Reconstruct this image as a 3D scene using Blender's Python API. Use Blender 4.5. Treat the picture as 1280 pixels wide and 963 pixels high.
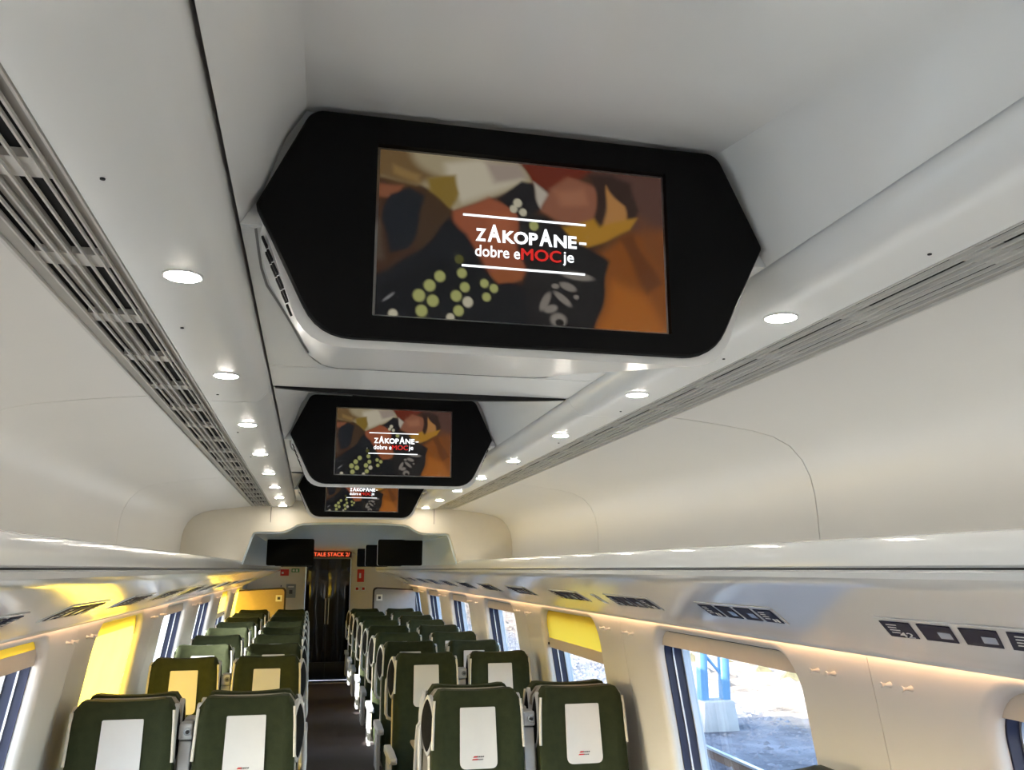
import bpy, bmesh, math, random
import numpy as np
from mathutils import Vector, Matrix
random.seed(7)
for o in list(bpy.data.objects): bpy.data.objects.remove(o)
S = bpy.context.scene
COL = S.collection

# ------------------------------------------------------------------ camera
F, VPX, VPY = 1079.4, 388.3, 712.0
CAMX, CAMZ = -0.266, 1.70
v1 = np.array([VPX-640.0, VPY-481.5]); t_ = (F*F+v1@v1)/(-v1[0]); v2 = v1+t_*np.array([1.0, 0.0])
Yc = np.array([v1[0], v1[1], F]); Yc /= np.linalg.norm(Yc)
Xc = np.array([v2[0], v2[1], F]); Xc /= np.linalg.norm(Xc)
Zc = np.cross(Yc, Xc)
if Zc[1] > 0: Zc = -Zc
Wm = np.stack([Xc, Yc, Zc])                      # rows: world axes in image axes (right, down, forward)
cd = bpy.data.cameras.new('camera'); cam = bpy.data.objects.new('camera', cd); COL.objects.link(cam)
cd.sensor_fit = 'HORIZONTAL'; cd.sensor_width = 36.0; cd.lens = F*36.0/1280.0; cd.clip_start = 0.02; cd.clip_end = 500
r_, d_, f_ = Wm[:, 0], Wm[:, 1], Wm[:, 2]
cam.matrix_world = Matrix(((r_[0], -d_[0], -f_[0], CAMX), (r_[1], -d_[1], -f_[1], 0.0), (r_[2], -d_[2], -f_[2], CAMZ), (0, 0, 0, 1)))
S.camera = cam

# ------------------------------------------------------------------ sky, sun, exposure
S.view_settings.view_transform = 'Standard'; S.view_settings.look = 'None'
S.view_settings.gamma = 1.0; S.view_settings.use_curve_mapping = False
S.view_settings.exposure = 1.0
SUN_DIR = Vector((1.0, 0.22, -0.44)).normalized()
w = bpy.data.worlds.new('world'); S.world = w; w.use_nodes = True
nt = w.node_tree; nt.nodes.clear()
wo = nt.nodes.new('ShaderNodeOutputWorld'); bg = nt.nodes.new('ShaderNodeBackground'); sk = nt.nodes.new('ShaderNodeTexSky')
sk.sky_type = 'NISHITA'; sk.sun_disc = False; sk.sun_elevation = math.radians(23.5); sk.sun_rotation = math.atan2(-SUN_DIR.x, -SUN_DIR.y)
sk.air_density = 1.0; sk.dust_density = 1.5
bg.inputs['Strength'].default_value = 0.75
nt.links.new(sk.outputs[0], bg.inputs[0]); nt.links.new(bg.outputs[0], wo.inputs[0])
sd = bpy.data.lights.new('sun', 'SUN'); sd.energy = 18.0; sd.angle = math.radians(0.6); sd.color = (1.0, 0.93, 0.82)
sun = bpy.data.objects.new('sun', sd); COL.objects.link(sun)
sun.rotation_euler = SUN_DIR.to_track_quat('-Z', 'Y').to_euler(); sun.location = (-20, -5, 15)
DOWNLIGHT_W = 75.0      # emission of a downlight lens
FILL_W = 1.8            # added fill strip hidden on top of the racks, brightens the ceiling
LED_W = 8.0             # warm strip under the racks
SCREEN_W = 0.27

# ------------------------------------------------------------------ materials
def lin(c):
    c = c/255.0
    return c/12.92 if c <= 0.04045 else ((c+0.055)/1.055)**2.4
def rgb(r, g, b): return (lin(r), lin(g), lin(b), 1.0)
def mat(name, col, rough=0.5, metal=0.0, spec=0.5, coat=0.0, noise=0.0, nscale=20.0, bump=0.0, bscale=200.0, emit=None, estr=0.0):
    m = bpy.data.materials.new(name); m.use_nodes = True
    n = m.node_tree; b = n.nodes['Principled BSDF']
    b.inputs['Base Color'].default_value = col; b.inputs['Roughness'].default_value = rough; b.inputs['Metallic'].default_value = metal
    b.inputs['Specular IOR Level'].default_value = spec
    if coat: b.inputs['Coat Weight'].default_value = coat; b.inputs['Coat Roughness'].default_value = 0.08
    tc = n.nodes.new('ShaderNodeTexCoord')
    if noise:
        t = n.nodes.new('ShaderNodeTexNoise'); t.inputs['Scale'].default_value = nscale; t.inputs['Detail'].default_value = 6
        n.links.new(tc.outputs['Object'], t.inputs['Vector'])
        mr = n.nodes.new('ShaderNodeMapRange'); mr.inputs['From Min'].default_value = 0.3; mr.inputs['From Max'].default_value = 0.7
        mr.inputs['To Min'].default_value = 1-noise; mr.inputs['To Max'].default_value = 1+noise*0.6
        mx = n.nodes.new('ShaderNodeVectorMath'); mx.operation = 'SCALE'; mx.inputs[0].default_value = col[:3]
        n.links.new(t.outputs['Fac'], mr.inputs['Value']); n.links.new(mr.outputs[0], mx.inputs['Scale']); n.links.new(mx.outputs[0], b.inputs['Base Color'])
    if bump:
        t2 = n.nodes.new('ShaderNodeTexNoise'); t2.inputs['Scale'].default_value = bscale; t2.inputs['Detail'].default_value = 4
        n.links.new(tc.outputs['Object'], t2.inputs['Vector'])
        bp = n.nodes.new('ShaderNodeBump'); bp.inputs['Strength'].default_value = bump; bp.inputs['Distance'].default_value = 0.01
        n.links.new(t2.outputs['Fac'], bp.inputs['Height']); n.links.new(bp.outputs[0], b.inputs['Normal'])
    if emit:
        b.inputs['Emission Color'].default_value = emit; b.inputs['Emission Strength'].default_value = estr
    return m
M = {}
M['ceil'] = mat('white_ceiling_gloss', (0.82, 0.835, 0.82, 1), 0.25, noise=0.02, nscale=2)
M['side'] = mat('cream_side_panel', (0.75, 0.725, 0.68, 1), 0.36, noise=0.02, nscale=2)
M['wall'] = mat('cream_wall_panel', (0.71, 0.685, 0.65, 1), 0.45, noise=0.02, nscale=3)
M['rack'] = mat('white_rack_gloss', (0.72, 0.73, 0.72, 1), 0.12, spec=0.6, noise=0.015, nscale=2, bump=0.02, bscale=5)
M['blueceil'] = mat('grey_blue_gloss', (0.62, 0.72, 0.78, 1), 0.2, spec=0.6, noise=0.02)
M['portal'] = mat('cream_portal', (0.74, 0.68, 0.56, 1), 0.4, noise=0.02)
M['white'] = mat('white_plastic', (0.78, 0.78, 0.76, 1), 0.3, noise=0.01)
M['slat'] = mat('pale_vent_slat', (0.62, 0.60, 0.56, 1), 0.4, noise=0.02)
M['bed'] = mat('beige_vent_bed', (0.42, 0.40, 0.36, 1), 0.6, noise=0.05)
M['black'] = mat('black_plastic', (0.012, 0.012, 0.013, 1), 0.45, noise=0.05)
M['bezel'] = mat('black_bezel', (0.004, 0.004, 0.004, 1), 0.6, spec=0.12, noise=0.05)
M['gap'] = mat('dark_gap', (0.01, 0.01, 0.01, 1), 0.9, noise=0.05)
M['groove'] = mat('grey_groove', (0.22, 0.22, 0.21, 1), 0.9, noise=0.05)
M['navy'] = mat('navy_rubber', (0.012, 0.016, 0.05, 1), 0.4, noise=0.05)
M['silver'] = mat('silver_trim', (0.7, 0.72, 0.76, 1), 0.25, 0.7, noise=0.03)
M['pale'] = mat('pale_grey_frame', (0.62, 0.68, 0.78, 1), 0.4, noise=0.03)
M['fabric'] = mat('olive_green_fabric', (0.026, 0.033, 0.012, 1), 0.75, spec=0.2, noise=0.18, nscale=30, bump=0.25, bscale=400)
M['fabric_dark'] = mat('dark_grey_fabric', (0.009, 0.009, 0.0095, 1), 0.85, spec=0.15, noise=0.2, nscale=40, bump=0.25, bscale=400)
M['cover'] = mat('white_cover_cloth', (0.66, 0.65, 0.64, 1), 0.8, noise=0.02, bump=0.05, bscale=300)
M['shell'] = mat('beige_grey_shell', (0.42, 0.38, 0.32, 1), 0.4, noise=0.03)
M['seatgrey'] = mat('light_grey_plastic', (0.52, 0.52, 0.53, 1), 0.35, noise=0.03)
M['piping'] = mat('pale_piping', (0.66, 0.62, 0.54, 1), 0.5, noise=0.03)
M['red'] = mat('red_print', (0.55, 0.02, 0.02, 1), 0.5, noise=0.02)
M['redsign'] = mat('red_sign', (0.6, 0.03, 0.02, 1), 0.5, noise=0.02)
M['print'] = mat('dark_print', (0.05, 0.05, 0.06, 1), 0.5, noise=0.02)
M['greensign'] = mat('green_sign', (0.02, 0.28, 0.08, 1), 0.5, noise=0.02)
M['signwhite'] = mat('white_print', (0.8, 0.8, 0.78, 1), 0.5, noise=0.01)
M['panelgrey'] = mat('grey_steel_panel', (0.3, 0.33, 0.32, 1), 0.4, 0.3, noise=0.05)
M['tan'] = mat('tan_laminate', (0.42, 0.31, 0.18, 1), 0.45, noise=0.05)
M['greylam'] = mat('grey_laminate', (0.34, 0.34, 0.36, 1), 0.4, noise=0.05)
M['brown'] = mat('dark_brown_edge', (0.03, 0.018, 0.012, 1), 0.5, noise=0.1)
M['rail'] = mat('beige_blind_rail', (0.60, 0.52, 0.43, 1), 0.5, noise=0.02)
M['screenblue'] = mat('dark_blue_plate', (0.018, 0.018, 0.045, 1), 0.5, spec=0.05, noise=0.05)
M['lcd'] = mat('pale_lcd', (0.28, 0.36, 0.52, 1), 0.2, noise=0.03)
M['lens'] = mat('downlight_lens', (0.9, 0.9, 0.85, 1), 0.5, emit=(1.0, 0.93, 0.82, 1), estr=DOWNLIGHT_W)
M['led'] = mat('warm_led', (0.9, 0.8, 0.7, 1), 0.5, emit=(1.0, 0.58, 0.30, 1), estr=LED_W)
M['cove'] = mat('added_fill_led', (0.9, 0.9, 0.9, 1), 0.5, emit=(0.94, 0.98, 1.0, 1), estr=FILL_W)
M['txtwhite'] = mat('screen_white', (0.0, 0.0, 0.0, 1), 0.5, emit=(0.93, 0.97, 1.0, 1), estr=0.8)
M['txtred'] = mat('screen_red', (0.0, 0.0, 0.0, 1), 0.5, emit=(0.75, 0.02, 0.015, 1), estr=0.42)
M['ledred'] = mat('led_sign_red', (0.0, 0.0, 0.0, 1), 0.5, emit=(1.0, 0.12, 0.04, 1), estr=0.8)
M['ledback'] = mat('led_sign_back', (0.03, 0.004, 0.004, 1), 0.3, noise=0.05)
M['concrete'] = mat('grey_concrete', (0.40, 0.39, 0.38, 1), 0.9, noise=0.15, nscale=3, bump=0.3, bscale=30)
M['bluepaint'] = mat('pale_blue_paint', (0.13, 0.28, 0.46, 1), 0.5, noise=0.08, nscale=5)
M['steel'] = mat('rail_steel', (0.5, 0.5, 0.5, 1), 0.3, 0.8, noise=0.1)
M['rust'] = mat('rusty_rail_web', (0.12, 0.07, 0.045, 1), 0.8, noise=0.2)
M['body'] = mat('car_body_paint', (0.55, 0.57, 0.6, 1), 0.4, noise=0.02)
M['stone'] = mat('rubble_stone', (0.20, 0.155, 0.12, 1), 0.9, noise=0.3, nscale=3)
M['ballast'] = mat('grey_ballast_stone', (0.17, 0.17, 0.19, 1), 0.9, noise=0.3, nscale=3)
M['bush'] = mat('dry_scrub', (0.10, 0.085, 0.045, 1), 0.9, noise=0.3, nscale=4)

def two(name, build):
    m = bpy.data.materials.new(name); m.use_nodes = True; n = m.node_tree; n.nodes.clear()
    o = n.nodes.new('ShaderNodeOutputMaterial'); n.links.new(build(n), o.inputs[0]); return m
def b_glass(n):
    tr = n.nodes.new('ShaderNodeBsdfTransparent'); tr.inputs[0].default_value = (0.90, 0.94, 0.96, 1)
    gl = n.nodes.new('ShaderNodeBsdfGlossy'); gl.inputs['Roughness'].default_value = 0.01
    lw = n.nodes.new('ShaderNodeLayerWeight'); lw.inputs['Blend'].default_value = 0.5
    pw = n.nodes.new('ShaderNodeMath'); pw.operation = 'POWER'; pw.inputs[1].default_value = 5.0; n.links.new(lw.outputs['Facing'], pw.inputs[0])
    fr = n.nodes.new('ShaderNodeMath'); fr.operation = 'MULTIPLY_ADD'; fr.inputs[1].default_value = 0.8; fr.inputs[2].default_value = 0.03; n.links.new(pw.outputs[0], fr.inputs[0])
    mx = n.nodes.new('ShaderNodeMixShader'); n.links.new(fr.outputs[0], mx.inputs[0]); n.links.new(tr.outputs[0], mx.inputs[1]); n.links.new(gl.outputs[0], mx.inputs[2])
    return mx.outputs[0]
M['glass'] = two('window_glass', b_glass)
def b_blind(n):
    tc = n.nodes.new('ShaderNodeTexCoord'); t = n.nodes.new('ShaderNodeTexNoise'); t.inputs['Scale'].default_value = 6.0
    n.links.new(tc.outputs['Object'], t.inputs[0])
    cr = n.nodes.new('ShaderNodeMix'); cr.data_type = 'RGBA'; cr.inputs[6].default_value = (0.86, 0.57, 0.055, 1); cr.inputs[7].default_value = (0.88, 0.60, 0.075, 1)
    n.links.new(t.outputs['Fac'], cr.inputs[0])
    d = n.nodes.new('ShaderNodeBsdfDiffuse'); tl = n.nodes.new('ShaderNodeBsdfTranslucent')
    n.links.new(cr.outputs[2], d.inputs[0]); n.links.new(cr.outputs[2], tl.inputs[0])
    mx = n.nodes.new('ShaderNodeMixShader'); mx.inputs[0].default_value = 0.5
    n.links.new(d.outputs[0], mx.inputs[1]); n.links.new(tl.outputs[0], mx.inputs[2]); return mx.outputs[0]
M['blind'] = two('yellow_blind_cloth', b_blind)
def b_door(n):
    p = n.nodes.new('ShaderNodeBsdfPrincipled'); p.inputs['Base Color'].default_value = (0.012, 0.011, 0.011, 1); p.inputs['Roughness'].default_value = 0.06
    tc = n.nodes.new('ShaderNodeTexCoord'); t = n.nodes.new('ShaderNodeTexNoise'); t.inputs['Scale'].default_value = 3.0
    n.links.new(tc.outputs['Object'], t.inputs[0]); b = n.nodes.new('ShaderNodeBump'); b.inputs['Strength'].default_value = 0.12
    n.links.new(t.outputs['Fac'], b.inputs['Height']); n.links.new(b.outputs[0], p.inputs['Normal']); return p.outputs[0]
M['doorglass'] = two('dark_door_glass', b_door)
def b_floor(n):
    p = n.nodes.new('ShaderNodeBsdfPrincipled'); p.inputs['Roughness'].default_value = 0.55
    tc = n.nodes.new('ShaderNodeTexCoord'); t = n.nodes.new('ShaderNodeTexNoise'); t.inputs['Scale'].default_value = 60.0; t.inputs['Detail'].default_value = 8
    n.links.new(tc.outputs['Object'], t.inputs[0])
    cr = n.nodes.new('ShaderNodeValToRGB'); cr.color_ramp.elements[0].color = (0.026, 0.018, 0.019, 1); cr.color_ramp.elements[1].color = (0.075, 0.054, 0.056, 1)
    n.links.new(t.outputs['Fac'], cr.inputs[0]); n.links.new(cr.outputs[0], p.inputs[0])
    b = n.nodes.new('ShaderNodeBump'); b.inputs['Strength'].default_value = 0.2; n.links.new(t.outputs['Fac'], b.inputs['Height']); n.links.new(b.outputs[0], p.inputs['Normal'])
    return p.outputs[0]
M['floor'] = two('dark_brown_carpet', b_floor)
def b_ground(n):
    p = n.nodes.new('ShaderNodeBsdfPrincipled'); p.inputs['Roughness'].default_value = 0.95
    tc = n.nodes.new('ShaderNodeTexCoord')
    t = n.nodes.new('ShaderNodeTexNoise'); t.inputs['Scale'].default_value = 0.9; t.inputs['Detail'].default_value = 10; t.inputs['Roughness'].default_value = 0.65
    n.links.new(tc.outputs['Object'], t.inputs[0])
    cr = n.nodes.new('ShaderNodeValToRGB')
    e = cr.color_ramp.elements; e[0].position = 0.32; e[0].color = (0.085, 0.06, 0.042, 1); e[1].position = 0.62; e[1].color = (0.36, 0.27, 0.21, 1)
    x = e.new(0.45); x.color = (0.25, 0.185, 0.14, 1)
    n.links.new(t.outputs['Fac'], cr.inputs[0])
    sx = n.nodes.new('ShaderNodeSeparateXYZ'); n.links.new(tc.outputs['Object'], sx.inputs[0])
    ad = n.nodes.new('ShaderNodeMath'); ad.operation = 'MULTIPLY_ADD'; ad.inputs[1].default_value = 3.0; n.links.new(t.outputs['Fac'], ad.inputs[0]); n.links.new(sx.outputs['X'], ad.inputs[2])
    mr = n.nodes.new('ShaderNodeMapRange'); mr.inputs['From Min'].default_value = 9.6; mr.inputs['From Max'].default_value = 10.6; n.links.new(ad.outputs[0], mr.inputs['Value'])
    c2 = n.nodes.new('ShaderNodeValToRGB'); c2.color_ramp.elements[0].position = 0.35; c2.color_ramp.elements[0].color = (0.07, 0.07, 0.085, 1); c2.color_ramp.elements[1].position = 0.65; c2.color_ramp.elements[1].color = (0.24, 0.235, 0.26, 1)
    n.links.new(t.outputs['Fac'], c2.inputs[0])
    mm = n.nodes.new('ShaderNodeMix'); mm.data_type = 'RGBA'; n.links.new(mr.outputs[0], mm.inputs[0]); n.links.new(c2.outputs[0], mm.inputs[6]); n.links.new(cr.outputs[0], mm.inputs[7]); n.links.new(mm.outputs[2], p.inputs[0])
    b = n.nodes.new('ShaderNodeBump'); b.inputs['Strength'].default_value = 0.9; b.inputs['Distance'].default_value = 0.3
    n.links.new(t.outputs['Fac'], b.inputs['Height']); n.links.new(b.outputs[0], p.inputs['Normal'])
    return p.outputs[0]
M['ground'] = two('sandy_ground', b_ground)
def b_screen(n):
    a = n.nodes.new('ShaderNodeAttribute'); a.attribute_name = 'picture'
    e = n.nodes.new('ShaderNodeEmission'); e.inputs['Strength'].default_value = SCREEN_W; n.links.new(a.outputs['Color'], e.inputs[0])
    g = n.nodes.new('ShaderNodeBsdfGlossy'); g.inputs['Roughness'].default_value = 0.25; g.inputs['Color'].default_value = (0.03, 0.03, 0.03, 1)
    s = n.nodes.new('ShaderNodeAddShader'); n.links.new(e.outputs[0], s.inputs[0]); n.links.new(g.outputs[0], s.inputs[1]); return s.outputs[0]
M['screen'] = two('lit_screen_picture', b_screen)

# ------------------------------------------------------------------ helpers
class MB:
    def __init__(s): s.v = []; s.f = []
    def add(s, vs, fs):
        b = len(s.v); s.v += [tuple(p) for p in vs]; s.f += [tuple(i+b for i in q) for q in fs]; return s
    def box(s, x0, x1, y0, y1, z0, z1):
        return s.add([(x, y, z) for x in (x0, x1) for y in (y0, y1) for z in (z0, z1)],
                     [(0, 1, 3, 2), (4, 6, 7, 5), (0, 4, 5, 1), (2, 3, 7, 6), (0, 2, 6, 4), (1, 5, 7, 3)])
    def hexa(s, p):                 # p: 4 bottom + 4 top corners
        return s.add(p, [(0, 3, 2, 1), (4, 5, 6, 7), (0, 1, 5, 4), (1, 2, 6, 5), (2, 3, 7, 6), (3, 0, 4, 7)])
    def prism(s, loop, a, b):       # loop: list of points as functions of end param -> lists of 3D points a and b
        n = len(a); s.add(list(a)+list(b), [tuple(range(n-1, -1, -1)), tuple(range(n, 2*n))]+[(i, (i+1) % n, n+(i+1) % n, n+i) for i in range(n)]); return s
    def loft(s, rings, closed=True, caps=True):
        n = len(rings[0]); vs = [p for r in rings for p in r]; fs = []
        for k in range(len(rings)-1):
            for i in range(n if closed else n-1):
                j = (i+1) % n; fs.append((k*n+i, k*n+j, (k+1)*n+j, (k+1)*n+i))
        if caps and closed: fs += [tuple(range(n-1, -1, -1)), tuple(range((len(rings)-1)*n, len(rings)*n))]
        return s.add(vs, fs)
    def tube(s, path, r, seg=8, caps=True):
        rings = []
        P = [Vector(p) for p in path]
        for i, p in enumerate(P):
            d = (P[min(i+1, len(P)-1)]-P[max(i-1, 0)]).normalized()
            u = d.cross(Vector((0, 0, 1)))
            if u.length < 1e-3: u = d.cross(Vector((1, 0, 0)))
            u.normalize(); v = d.cross(u)
            rings.append([p+u*(r*math.cos(2*math.pi*k/seg))+v*(r*math.sin(2*math.pi*k/seg)) for k in range(seg)])
        return s.loft(rings, True, caps)
    def mesh(s, name, smooth=35, bevel=0.0, bseg=2):
        me = bpy.data.meshes.new(name); me.from_pydata(s.v, [], s.f)
        bm = bmesh.new(); bm.from_mesh(me); bmesh.ops.remove_doubles(bm, verts=bm.verts, dist=1e-6); bmesh.ops.recalc_face_normals(bm, faces=bm.faces)
        if bevel:
            es = [e for e in bm.edges if len(e.link_faces) == 2 and e.calc_face_angle(0) > math.radians(40)]
            bmesh.ops.bevel(bm, geom=es, offset=bevel, segments=bseg, profile=0.5, affect='EDGES', clamp_overlap=True)
        bm.to_mesh(me); bm.free()
        if smooth:
            me.polygons.foreach_set('use_smooth', [True]*len(me.polygons)); me.set_sharp_from_angle(angle=math.radians(smooth))
        return me
    def obj(s, name, m, parent=None, **k): return link(name, s.mesh(name, **k), m, parent)
def link(name, me, m, parent=None):
    if m is not None and len(me.materials) == 0: me.materials.append(M[m])
    o = bpy.data.objects.new(name, me); COL.objects.link(o)
    if parent is not None: o.parent = parent
    return o
def empty(name, loc=(0, 0, 0)):
    o = bpy.data.objects.new(name, None); COL.objects.link(o); o.location = loc; o.empty_display_size = 0.1; return o
def tag(o, label, cat, group=None):
    o['label'] = label; o['category'] = cat
    if group: o['group'] = group
    return o
def struct(o): o['kind'] = 'structure'; return o
ORD = ['nearest', 'second', 'third', 'fourth', 'fifth', 'sixth', 'seventh', 'eighth', 'ninth', 'tenth', 'eleventh', 'twelfth', 'thirteenth', 'fourteenth']
def nth(i, base='from the camera'): return 'nearest the camera' if i == 0 else ORD[i]+' from the camera'
def shell(pts, y0, y1, t, sg=1):
    """thin strip: profile pts (x,z) swept along y, t = thickness vector away from the cabin (added outward)"""
    n = len(pts); nor = []
    for i in range(n):
        a = np.array(pts[max(i-1, 0)]); b = np.array(pts[min(i+1, n-1)]); d = b-a; d = d/np.linalg.norm(d); nor.append(np.array([-d[1], d[0]]))
    back = [tuple(np.array(p)+q*t) for p, q in zip(pts, nor)]
    loop = list(pts)+back[::-1]
    mb = MB(); mb.prism(None, [(sg*x, y0, z) for x, z in loop], [(sg*x, y1, z) for x, z in loop]); return mb
def text_mesh(name, s, height, bold=0.0, width=None):
    c = bpy.data.curves.new(name, 'FONT'); c.body = s; c.size = 1.0; c.offset = bold; c.resolution_u = 3
    o = bpy.data.objects.new(name, c); COL.objects.link(o)
    me = bpy.data.meshes.new_from_object(o); bpy.data.objects.remove(o)
    co = np.empty(len(me.vertices)*3); me.vertices.foreach_get('co', co); co = co.reshape(-1, 3)
    lo = co.min(0); hi = co.max(0); k = height/(hi[1]-lo[1]); kx = k if width is None else width/(hi[0]-lo[0])
    out = np.zeros_like(co); out[:, 0] = (co[:, 0]-lo[0])*kx; out[:, 2] = (co[:, 1]-lo[1])*k
    me.vertices.foreach_set('co', out.ravel()); me.update(); me.name = name
    return me, (hi[0]-lo[0])*kx
def smoothstep(a, b, x): t = np.clip((x-a)/(b-a), 0, 1); return t*t*(3-2*t)

# ------------------------------------------------------------------ layout numbers (metres; car axis = y, aisle centre x = 0, floor z = 0)
PITCH = 1.97
Y_REAR, Y_PORTAL, Y_END = -3.74, 5.90, 14.45
WALLP = [(-0.02, 1.335), (0.60, 1.33), (0.85, 1.31), (1.0, 1.29), (1.2, 1.258), (1.3, 1.243), (1.42, 1.223), (1.50, 1.210)]
def XW(z): return float(np.interp(z, [p[0] for p in WALLP], [p[1] for p in WALLP]))
WFAR = [3.74+PITCH*k for k in range(-3, 6)]              # far edge of each window
WW, WZ0, WZ1, WR = 1.17, 0.74, 1.435, 0.12

# ------------------------------------------------------------------ floor
fl = MB().box(-1.34, 1.34, Y_REAR, Y_END, -0.05, 0.0).obj('floor', 'floor'); struct(fl)
th = MB().box(-0.36, 0.36, 14.02, 14.12, 0.0, 0.012).obj('trim_1', 'shell'); struct(th); th['label'] = 'pale metal threshold strip across the aisle floor'

# ------------------------------------------------------------------ side walls: one panel per window module
def rrect(cy, cz, hy, hz, r, ns=6, nc=10):
    pts = []
    for (sy, sz, a0) in ((1, 1, 0), (-1, 1, 90), (-1, -1, 180), (1, -1, 270)):
        ccy, ccz = cy+sy*(hy-r), cz+sz*(hz-r)
        for i in range(nc+1):
            a = math.radians(a0+90*i/nc); pts.append((ccy+r*math.cos(a), ccz+r*math.sin(a)))
        a = math.radians(a0+90)
        e = (ccy+r*math.cos(a), ccz+r*math.sin(a))
        nx = {0: (-1, 1), 90: (-1, -1), 180: (1, -1), 270: (1, 1)}[a0]
        s2y, s2z = cy+nx[0]*(hy-r), cz+nx[1]*(hz-r)
        q = (s2y+r*math.cos(a), s2z+r*math.sin(a))
        for i in range(1, ns): pts.append((e[0]+(q[0]-e[0])*i/ns, e[1]+(q[1]-e[1])*i/ns))
    return pts
def outer_rect(cy, cz, y0, y1, z0, z1, hy, hz, r, ns=6, nc=10):
    pts = []
    cor = [(y1, z1), (y0, z1), (y0, z0), (y1, z0)]
    for c, (sy, sz, a0) in enumerate(((1, 1, 0), (-1, 1, 90), (-1, -1, 180), (1, -1, 270))):
        K = cor[c]; pv = cor[(c-1) % 4]; nx = cor[(c+1) % 4]
        if c % 2 == 0:
            A = (K[0], cz+sz*(hz-r)); B = (cy+sy*(hy-r), K[1])
        else:
            A = (cy+sy*(hy-r), K[1]); B = (K[0], cz+sz*(hz-r))
        for i in range(nc+1):
            t = i/nc
            pts.append((A[0]+(K[0]-A[0])*t*2, A[1]+(K[1]-A[1])*t*2) if t <= 0.5 else (K[0]+(B[0]-K[0])*(t*2-1), K[1]+(B[1]-K[1])*(t*2-1)))
        s2 = ((1, 1), (-1, 1), (-1, -1), (1, -1))[(c+1) % 4]
        if (c+1) % 2 == 0: Q = (nx[0], cz+s2[1]*(hz-r))
        else: Q = (cy+s2[0]*(hy-r), nx[1])
        for i in range(1, ns): pts.append((B[0]+(Q[0]-B[0])*i/ns, B[1]+(Q[1]-B[1])*i/ns))
    return pts
CY, CZ = 0.0, (WZ0+WZ1)/2; HY, HZ = WW/2, (WZ1-WZ0)/2
def W3(p, d): return (XW(p[1])+d, p[0], p[1])
def loop3(g, d): return [W3(p, d) for p in rrect(CY, CZ, HY+g, HZ+g, WR+g)]
def module_meshes():
    ms = {}
    y0, y1 = -WW/2-0.40+0.0015, WW/2+0.40-0.0015
    out = outer_rect(CY, CZ, y0, y1, 0.0, 1.497, HY, HZ, WR)
    hole = rrect(CY, CZ, HY+0.035, HZ+0.035, WR+0.035)
    rings = [[(XW(z)+0.02, y, z) for y, z in out]]
    for t in (0, 0.25, 0.5, 0.75, 1.0):
        rings.append([W3((a[0]+(b[0]-a[0])*t, a[1]+(b[1]-a[1])*t), 0) for a, b in zip(out, hole)])
    for k in range(1, 6):
        a = math.pi/2*k/5; g = 0.035-0.03*math.sin(a)
        rings.append(loop3(g, 0.03*(1-math.cos(a))))
    rings.append(loop3(0.005, 0.045))
    ms['panel'] = MB().loft(rings, True, False).mesh('wall_panel')
    ms['seal'] = MB().loft([loop3(0.012, 0.046), loop3(0.0, 0.046), loop3(0.0, 0.078), loop3(0.012, 0.078)], True, False).mesh('rubber_seal')
    ms['trim'] = MB().loft([loop3(0.012, 0.0785), loop3(-0.006, 0.0785), loop3(-0.006, 0.086), loop3(0.012, 0.086)], True, False).mesh('silver_trim')
    ms['frame'] = MB().loft([loop3(0.012, 0.0865), loop3(-0.004, 0.0865), loop3(-0.004, 0.122), loop3(0.012, 0.122)], True, False).mesh('navy_frame')
    ms['outer'] = MB().loft([loop3(0.012, 0.1225), loop3(-0.014, 0.1225), loop3(-0.014, 0.145), loop3(0.012, 0.145)], True, False).mesh('outer_frame')
    pane = MB(); L = loop3(0.0, 0.147); pane.loft([L, [(x+0.006, y, z) for x, y, z in L]], True, True); ms['pane'] = pane.mesh('pane', smooth=0)
    yb0, yb1 = -WW/2-0.4, WW/2+0.4
    ob = outer_rect(CY, CZ, yb0, yb1, -0.9, 1.62, HY, HZ, WR); hb = rrect(CY, CZ, HY-0.004, HZ-0.004, WR)
    ms['skin'] = MB().loft([[(XW(z)+0.1475, y, z) for y, z in hb], [(XW(z)+0.16, y, z) for y, z in hb]] +
                           [[(XW(a[1]+(b[1]-a[1])*t)+0.16, a[0]+(b[0]-a[0])*t, a[1]+(b[1]-a[1])*t) for a, b in zip(hb, ob)] for t in (0.3, 0.6, 1.0)], True, False).mesh('outer_skin')
    return ms
MM = module_meshes()
ROOTW = {}
for sg, side in ((-1, 'left'), (1, 'right')):
    root = struct(empty('wall_'+side)); ROOTW[sg] = root
    root['label'] = 'cream side wall with rounded windows on the %s' % side
    for k, yf in enumerate(WFAR):
        yc = yf-WW/2
        for nm in ('panel', 'skin'):
            o = link({'panel': 'wall_panel', 'skin': 'outer_skin'}[nm], MM[nm], 'wall' if nm == 'panel' else 'body', root)
            o.location = (0, yc, 0); o.scale = (sg, 1, 1)
    # plain end stretch
    y_s = WFAR[-1]+0.40
    mb = shell([(XW(z), z) for z in (0, 0.6, 0.85, 1.0, 1.2, 1.3, 1.42, 1.497)][::-1], y_s+0.002, Y_END, 0.02, sg)
    mb.obj('wall_panel', 'wall', root)
    MB().box(*sorted((sg*1.40, sg*1.48)), y_s, Y_END+0.3, -0.9, 1.62).obj('outer_skin', 'body', root)
wn = 0
for k, yf in enumerate(WFAR):
    for sg, side in ((-1, 'left'), (1, 'right')):
        wn += 1
        root = struct(empty('window_%d' % wn, (0, yf-WW/2, 0)))
        for nm, pn, m in (('seal', 'rubber_seal', 'navy'), ('trim', 'silver_trim', 'silver'), ('frame', 'navy_frame', 'navy'), ('outer', 'outer_frame', 'pale'), ('pane', 'pane', 'glass')):
            o = link(pn, MM[nm], m, root); o.scale = (sg, 1, 1)

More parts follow.
